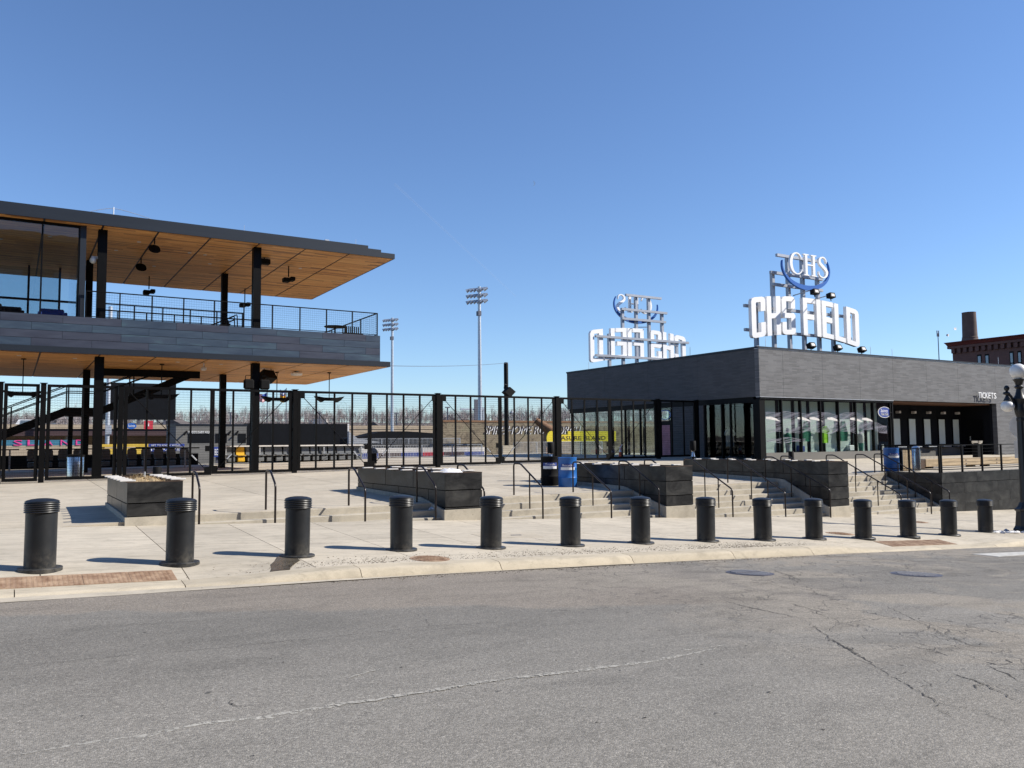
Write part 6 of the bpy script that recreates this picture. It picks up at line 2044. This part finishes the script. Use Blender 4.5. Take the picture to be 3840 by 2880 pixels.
t, top, z1, z0 = flag(1003, 1440, 1590, 135, 'striped red white and blue flag flying left', ['stripe_r' if i % 2 == 0 else 'flag_w' for i in range(13)], 1472, 1502, 1.55)
mb = MB()
vs = []
for k in range(5):
    x = top.x - .1 - 1.55 * k / 8
    vs += [(x, top.y - .05 + .25 * math.sin(k * 1.2), z1 - .25 * math.sin(k * .5) - .03 * k), (x, top.y - .05 + .25 * math.sin(k * 1.2), lerp(z1, z0, 7 / 13) - .25 * math.sin(k * .5) - .03 * k)]
mb.add(vs, [(2 * k, 2 * k + 1, 2 * k + 3, 2 * k + 2) for k in range(4)]).build('canton', M['flag_b'], t)
flag(1074, 1455, 1590, 135, 'blue, white and gold flag flying right', ['flag_b', 'flag_b', 'flag_w', 'flag_b', 'flag_g', 'flag_g', 'flag_g', 'flag_w', 'flag_g'], 1458, 1503, .95)
# far street light poles
for i, (u, v0, v1, D) in enumerate(((1678, 1526, 1575, 170), (1487, 1548, 1588, 180), (1200, 1546, 1587, 180), (865, 1546, 1590, 180))):
    a, b = pt(u, v0, D=D), pt(u, v1, D=D)
    t = thing('far_street_light', ['twin street light above the mural', 'thin street light right of the light pole', 'thin street light above the dark backdrop wall', 'thin street light above the dairy stand'][i], 'street light', (b.x, b.y, b.z - 8), 'street lights on the far road')
    MB().bar((a.x, a.y, b.z - 8), tuple(a), .14, 6).build('pole', M['iron'], t)
    MB().box(a.x - .5, a.y - .15, a.z - .2, a.x + .5, a.y + .15, a.z).build('lamp', M['iron'], t)
# road sign gantry
a = pt(1785, 1535, D=150)
t = thing('sign_gantry', 'backs of road signs on a gantry behind the light pole', 'sign', (a.x, a.y, -4))
MB().box(a.x - .3, a.y, a.z - 2.2, a.x + 1.0, a.y + .2, a.z + 1.8).build('sign_back', M['iron'], t)
MB().sqbar((a.x - 3, a.y + .3, a.z), (a.x + 2, a.y + .3, a.z), .3).build('beam', M['galv'], t)
MB().box(a.x + 1.6, a.y + .2, -5, a.x + 2, a.y + .5, a.z + .4).build('column', M['galv'], t)

# ---- hills with bare woods and houses
rnd = random.Random(21)
hazed_bark = mk('hazed_bare_twigs', (.29, .25, .24), .95, var=.3, vs=.05)  # twig colour lightened to put distance haze into it
wood_mb = MB()
for i in range(2600):
    d = 330 + 600 * rnd.random() ** .8
    px = rnd.uniform(-350, 2500)
    p = pt(px, 1600, D=d)
    z = zground(p.x, p.y)
    h = rnd.triangular(5, 19, 10) * (1 if d > 420 else .7)
    wood_mb.bar((p.x, p.y, z - 1), (p.x, p.y, z + h * .55), .13, 3, .06, cap=False)
    cr_ = h * rnd.uniform(.26, .4)
    cz_ = z + h * .62
    for k in range(16):
        a, e = rnd.uniform(0, 6.28), rnd.uniform(-.5, 1.5)
        rr_ = cr_ * rnd.uniform(.75, 1.1)
        q_ = Vector((p.x + math.cos(a) * math.cos(e) * rr_, p.y + math.sin(a) * math.cos(e) * rr_, cz_ + math.sin(e) * rr_ * 1.15))
        s_ = Vector((p.x, p.y, z + h * rnd.uniform(.25, .6)))
        w = rnd.uniform(.06, .16)
        sd = Vector((-math.sin(a), math.cos(a), 0)) * w
        wood_mb.add([s_ - sd, s_ + sd, q_], [(0, 1, 2)])
        for j in range(4):
            m_ = s_.lerp(q_, rnd.uniform(.4, 1))
            q2 = m_ + Vector((rnd.uniform(-1, 1), rnd.uniform(-1, 1), rnd.uniform(-.4, .9))) * cr_ * .5
            wood_mb.add([m_ - sd, m_ + sd, q2], [(0, 1, 2)])
o = wood_mb.build('bare_wood', hazed_bark, kind='stuff')
tag(o, 'leafless brown woods covering the far hillside', 'wood')
def house(px, D, w, h, mat, i):
    p = pt(px, 1580, D=D)
    z = zground(p.x, p.y)
    lab = ['white house low on the far hill at left', 'white gabled house below the screen', 'tan house on the far hill above the dairy stand', 'white long house on the hill left of the flags', 'pale house on the hillside between the flags',
           'white house right of the flags', 'tan gabled house above the tan wall', 'white gabled house above the tan wall', 'tan house left of the nearer light pole', 'pale house on the ridge near the mural',
           'white house on the far ridge right of centre', 'long pale building at the far left ridge'][i]
    t = thing('house', lab, 'house', (p.x, p.y, z), 'houses on the far hillside')
    r_, f_ = Vector((.857, -.516, 0)), Vector((.516, .857, 0))
    def fn(a, b, d): return tuple(p + r_ * a + f_ * d + Vector((0, 0, z - p.z + b)))
    MB().prism([(-w / 2, -2), (w / 2, -2), (w / 2, h), (-w / 2, h)], fn, 0, w * .7).build('wall', mat, t)
    if i % 2:
        MB().prism([(-w / 2 - .4, h), (w / 2 + .4, h), (0, h + min(w * .38, 4.5))], fn, -.4, w * .7 + .4).build('roof', M['roofing'], t)
    else:
        mb = MB()
        v = [fn(-w / 2 - .5, h, -.5), fn(w / 2 + .5, h, -.5), fn(w / 2 + .5, h, w * .7 + .5), fn(-w / 2 - .5, h, w * .7 + .5), fn(-w / 2, h + min(w * .26, 3.5), w * .35), fn(w / 2, h + min(w * .26, 3.5), w * .35)]
        mb.add(v, [(0, 1, 5, 4), (2, 3, 4, 5), (1, 2, 5), (3, 0, 4), (3, 2, 1, 0)]).build('roof', M['roofing'], t)
    for k in range(3):
        a = lerp(-w * .32, w * .32, k / 2)
        MB().prism([(a - .5, h * .35), (a + .5, h * .35), (a + .5, h * .78), (a - .5, h * .78)], fn, -.08, -.01).build('window', M['glass_w'], t)
for i, (px, D, w, h) in enumerate([(80, 420, 14, 5), (640, 330, 16, 6), (760, 560, 15, 5), (880, 480, 18, 5), (1040, 520, 12, 5), (1225, 470, 11, 6), (1340, 370, 11, 5), (1400, 365, 11, 5.5), (1500, 380, 9, 5), (1685, 600, 14, 5), (1190, 640, 14, 6), (130, 640, 60, 5)]):
    house(px, D, w, h, M['house_t'] if i in (2, 6, 8) else M['house_w'], i)

# ---- red brick warehouse, far right
bx = 120
yb, ya2 = 71.0, 20.0
t = thing('brick_warehouse', 'dark red brick warehouse with corbelled cornice and round chimney, far right', 'building', (bx, 60, -6))
zt2 = pt(3600, 1283, X=bx).z
MB().box(bx, ya2, -8, bx + 30, yb, zt2 - .9).build('wall', M['brick_r'], t)
MB().box(bx - .5, ya2, zt2 - .9, bx + 30, yb + .5, zt2 - .55).build('cornice', M['brick_r'], t)
MB().prism([(0, -.55), (-.6, -.55), (-1.0, -.25), (-1.6, 0), (0, 0)], lambda a, b, d: (bx + a + .3, d, zt2 + b), ya2, yb + .55).build('cornice', mk('red_cornice', (.20, .055, .05), .6, var=.1), t)
for i in range(54):
    y = yb - .3 - .9 * i
    MB().box(bx - .4, y - .25, zt2 - 1.6, bx - .001, y + .25, zt2 - .905).build('bracket', M['brick_r'], t)
for i, (u, v0, v1) in enumerate(((3673, 1330, 1360), (3702, 1328, 1362), (3794, 1318, 1362), (3824, 1316, 1360))):
    a, b = pt(u - 9, v0, X=bx), pt(u + 9, v1, X=bx)
    w = MB().box(bx - .03, b.y, a.z - 3.2, bx - .002, a.y, a.z).build('window', M['black'], t)
    MB().box(bx - .06, b.y + .12, a.z - 3.0, bx - .032, a.y - .12, a.z - .25).build('pane', M['glass_w'], w)
    MB().box(bx - .09, b.y + .1, a.z - 1.75, bx - .061, a.y - .1, a.z - 1.6).build('sash_bar', M['black'], w)
c = pt(3638, 1275, X=bx + 8)
mb = MB().lathe([(1.7, 0), (1.12, 2.0), (1.17, 2.1), (1.08, 2.2), (1.0, 5.9), (1.03, 6.05)], (c.x, c.y, zt2 - .6), 20)
mb.build('chimney', mk('old_brown_brick', (.10, .07, .06), .85, var=.25, vs=.8), t, smooth=40)
# thin mast left of it
a = pt(3517, 1250, D=150)
t = thing('antenna_mast', 'thin antenna mast rising behind the store roof', 'mast', (a.x, a.y, -5))
MB().bar((a.x, a.y, -5), tuple(a), .12, 6, .08).build('mast', M['iron'], t)
for sx in (-.25, .25): MB().box(a.x + sx - .06, a.y - .06, a.z - .6, a.x + sx + .06, a.y + .06, a.z + .5).build('antenna', M['iron'], t)
for i, (u, v) in enumerate(((3582, 1233), (3554, 1257))):
    a = pt(u, v, D=90)
    t = solo('bird', MB().add([(a.x, a.y, a.z), (a.x + .25, a.y, a.z + .16), (a.x + .1, a.y + .25, a.z + .02), (a.x - .22, a.y, a.z - .12), (a.x + .05, a.y - .1, a.z - .15), (a.x - .08, a.y + .1, a.z + .12)],
             [(0, 1, 2), (0, 2, 3), (0, 3, 4), (0, 4, 1), (0, 5, 1), (3, 5, 0)]), M['iron'], ['higher of two small birds near the chimney', 'lower of two small birds near the chimney'][i], 'bird', 'birds in the sky')

# ---- unseen brick building added on the camera's side, tall to darken glass reflections
t = thing('unseen_warehouse', 'unseen brick warehouse across the street, added for the glass reflections', 'building', (60, -16, -4))
MB().box(-60, -28, -6, 115, -14, 21).build('wall', M['brick_x'], t)
for i in range(-6, 28):
    for z in (0, 4.2, 8.4, 12.6, 16.8):
        MB().box(-27 + 5 * i, -13.99, z + .6 - 2, -24.6 + 5 * i, -13.95, z + 3.2 - 2).build('window', M['glass_w'], t)
MB().box(-60.3, -28.3, 21.002, 115.3, -13.7, 21.6).build('cornice', M['conc_old'], t)

# ---- faint old vapour trail
a, b = pt(1480, 690, D=5000), pt(1935, 1112, D=5000)
q = NT('thin_vapour')
q.t.nodes.remove(q.b)
tr_, df = q.n('ShaderNodeBsdfTransparent'), q.n('ShaderNodeBsdfDiffuse')
mx = q.n('ShaderNodeMixShader')
mx.inputs[0].default_value = .035
q.l(tr_.outputs[0], mx.inputs[1])
q.l(df.outputs[0], mx.inputs[2])
q.l(mx.outputs[0], q.out.inputs['Surface'])
solo('vapour_trail', MB().bar(a, b, 7, 8, 4), q.m, 'faint straight vapour trail fading across the sky', 'vapour trail')

# ---- daytime moon
mp = pt(1998, 688, D=5000)
q = NT('pale_moon')
q.t.nodes.remove(q.b)
tr_ = q.n('ShaderNodeBsdfTransparent')
em = q.n('ShaderNodeBsdfDiffuse')
em.inputs[0].default_value = (.7, .7, .7, 1)
mx = q.n('ShaderNodeMixShader')
mx.inputs[0].default_value = .22
q.l(tr_.outputs[0], mx.inputs[1])
q.l(em.outputs[0], mx.inputs[2])
q.l(mx.outputs[0], q.out.inputs['Surface'])
mb = MB()
r = 16
out = []
for k in range(13):
    a = R(-80 + 160 * k / 12 + 5)
    out.append(((r * math.cos(a), r * math.sin(a)), (r * .35 * math.cos(a), r * math.sin(a))))
vs = []
for (a, b), (c_, d_) in out:
    vs += [mp + CR * a + CU * b, mp + CR * c_ + CU * d_]
vs = [tuple(v) for v in vs] + [tuple(Vector(v) + _f0 * 6) for v in vs]
n_ = len(out) * 2
mb.add(vs, [(2 * k, 2 * k + 1, 2 * k + 3, 2 * k + 2) for k in range(12)] + [(n_ + 2 * k, n_ + 2 * k + 2, n_ + 2 * k + 3, n_ + 2 * k + 1) for k in range(12)])
solo('moon', mb, q.m, 'faint crescent moon high in the blue sky', 'moon')
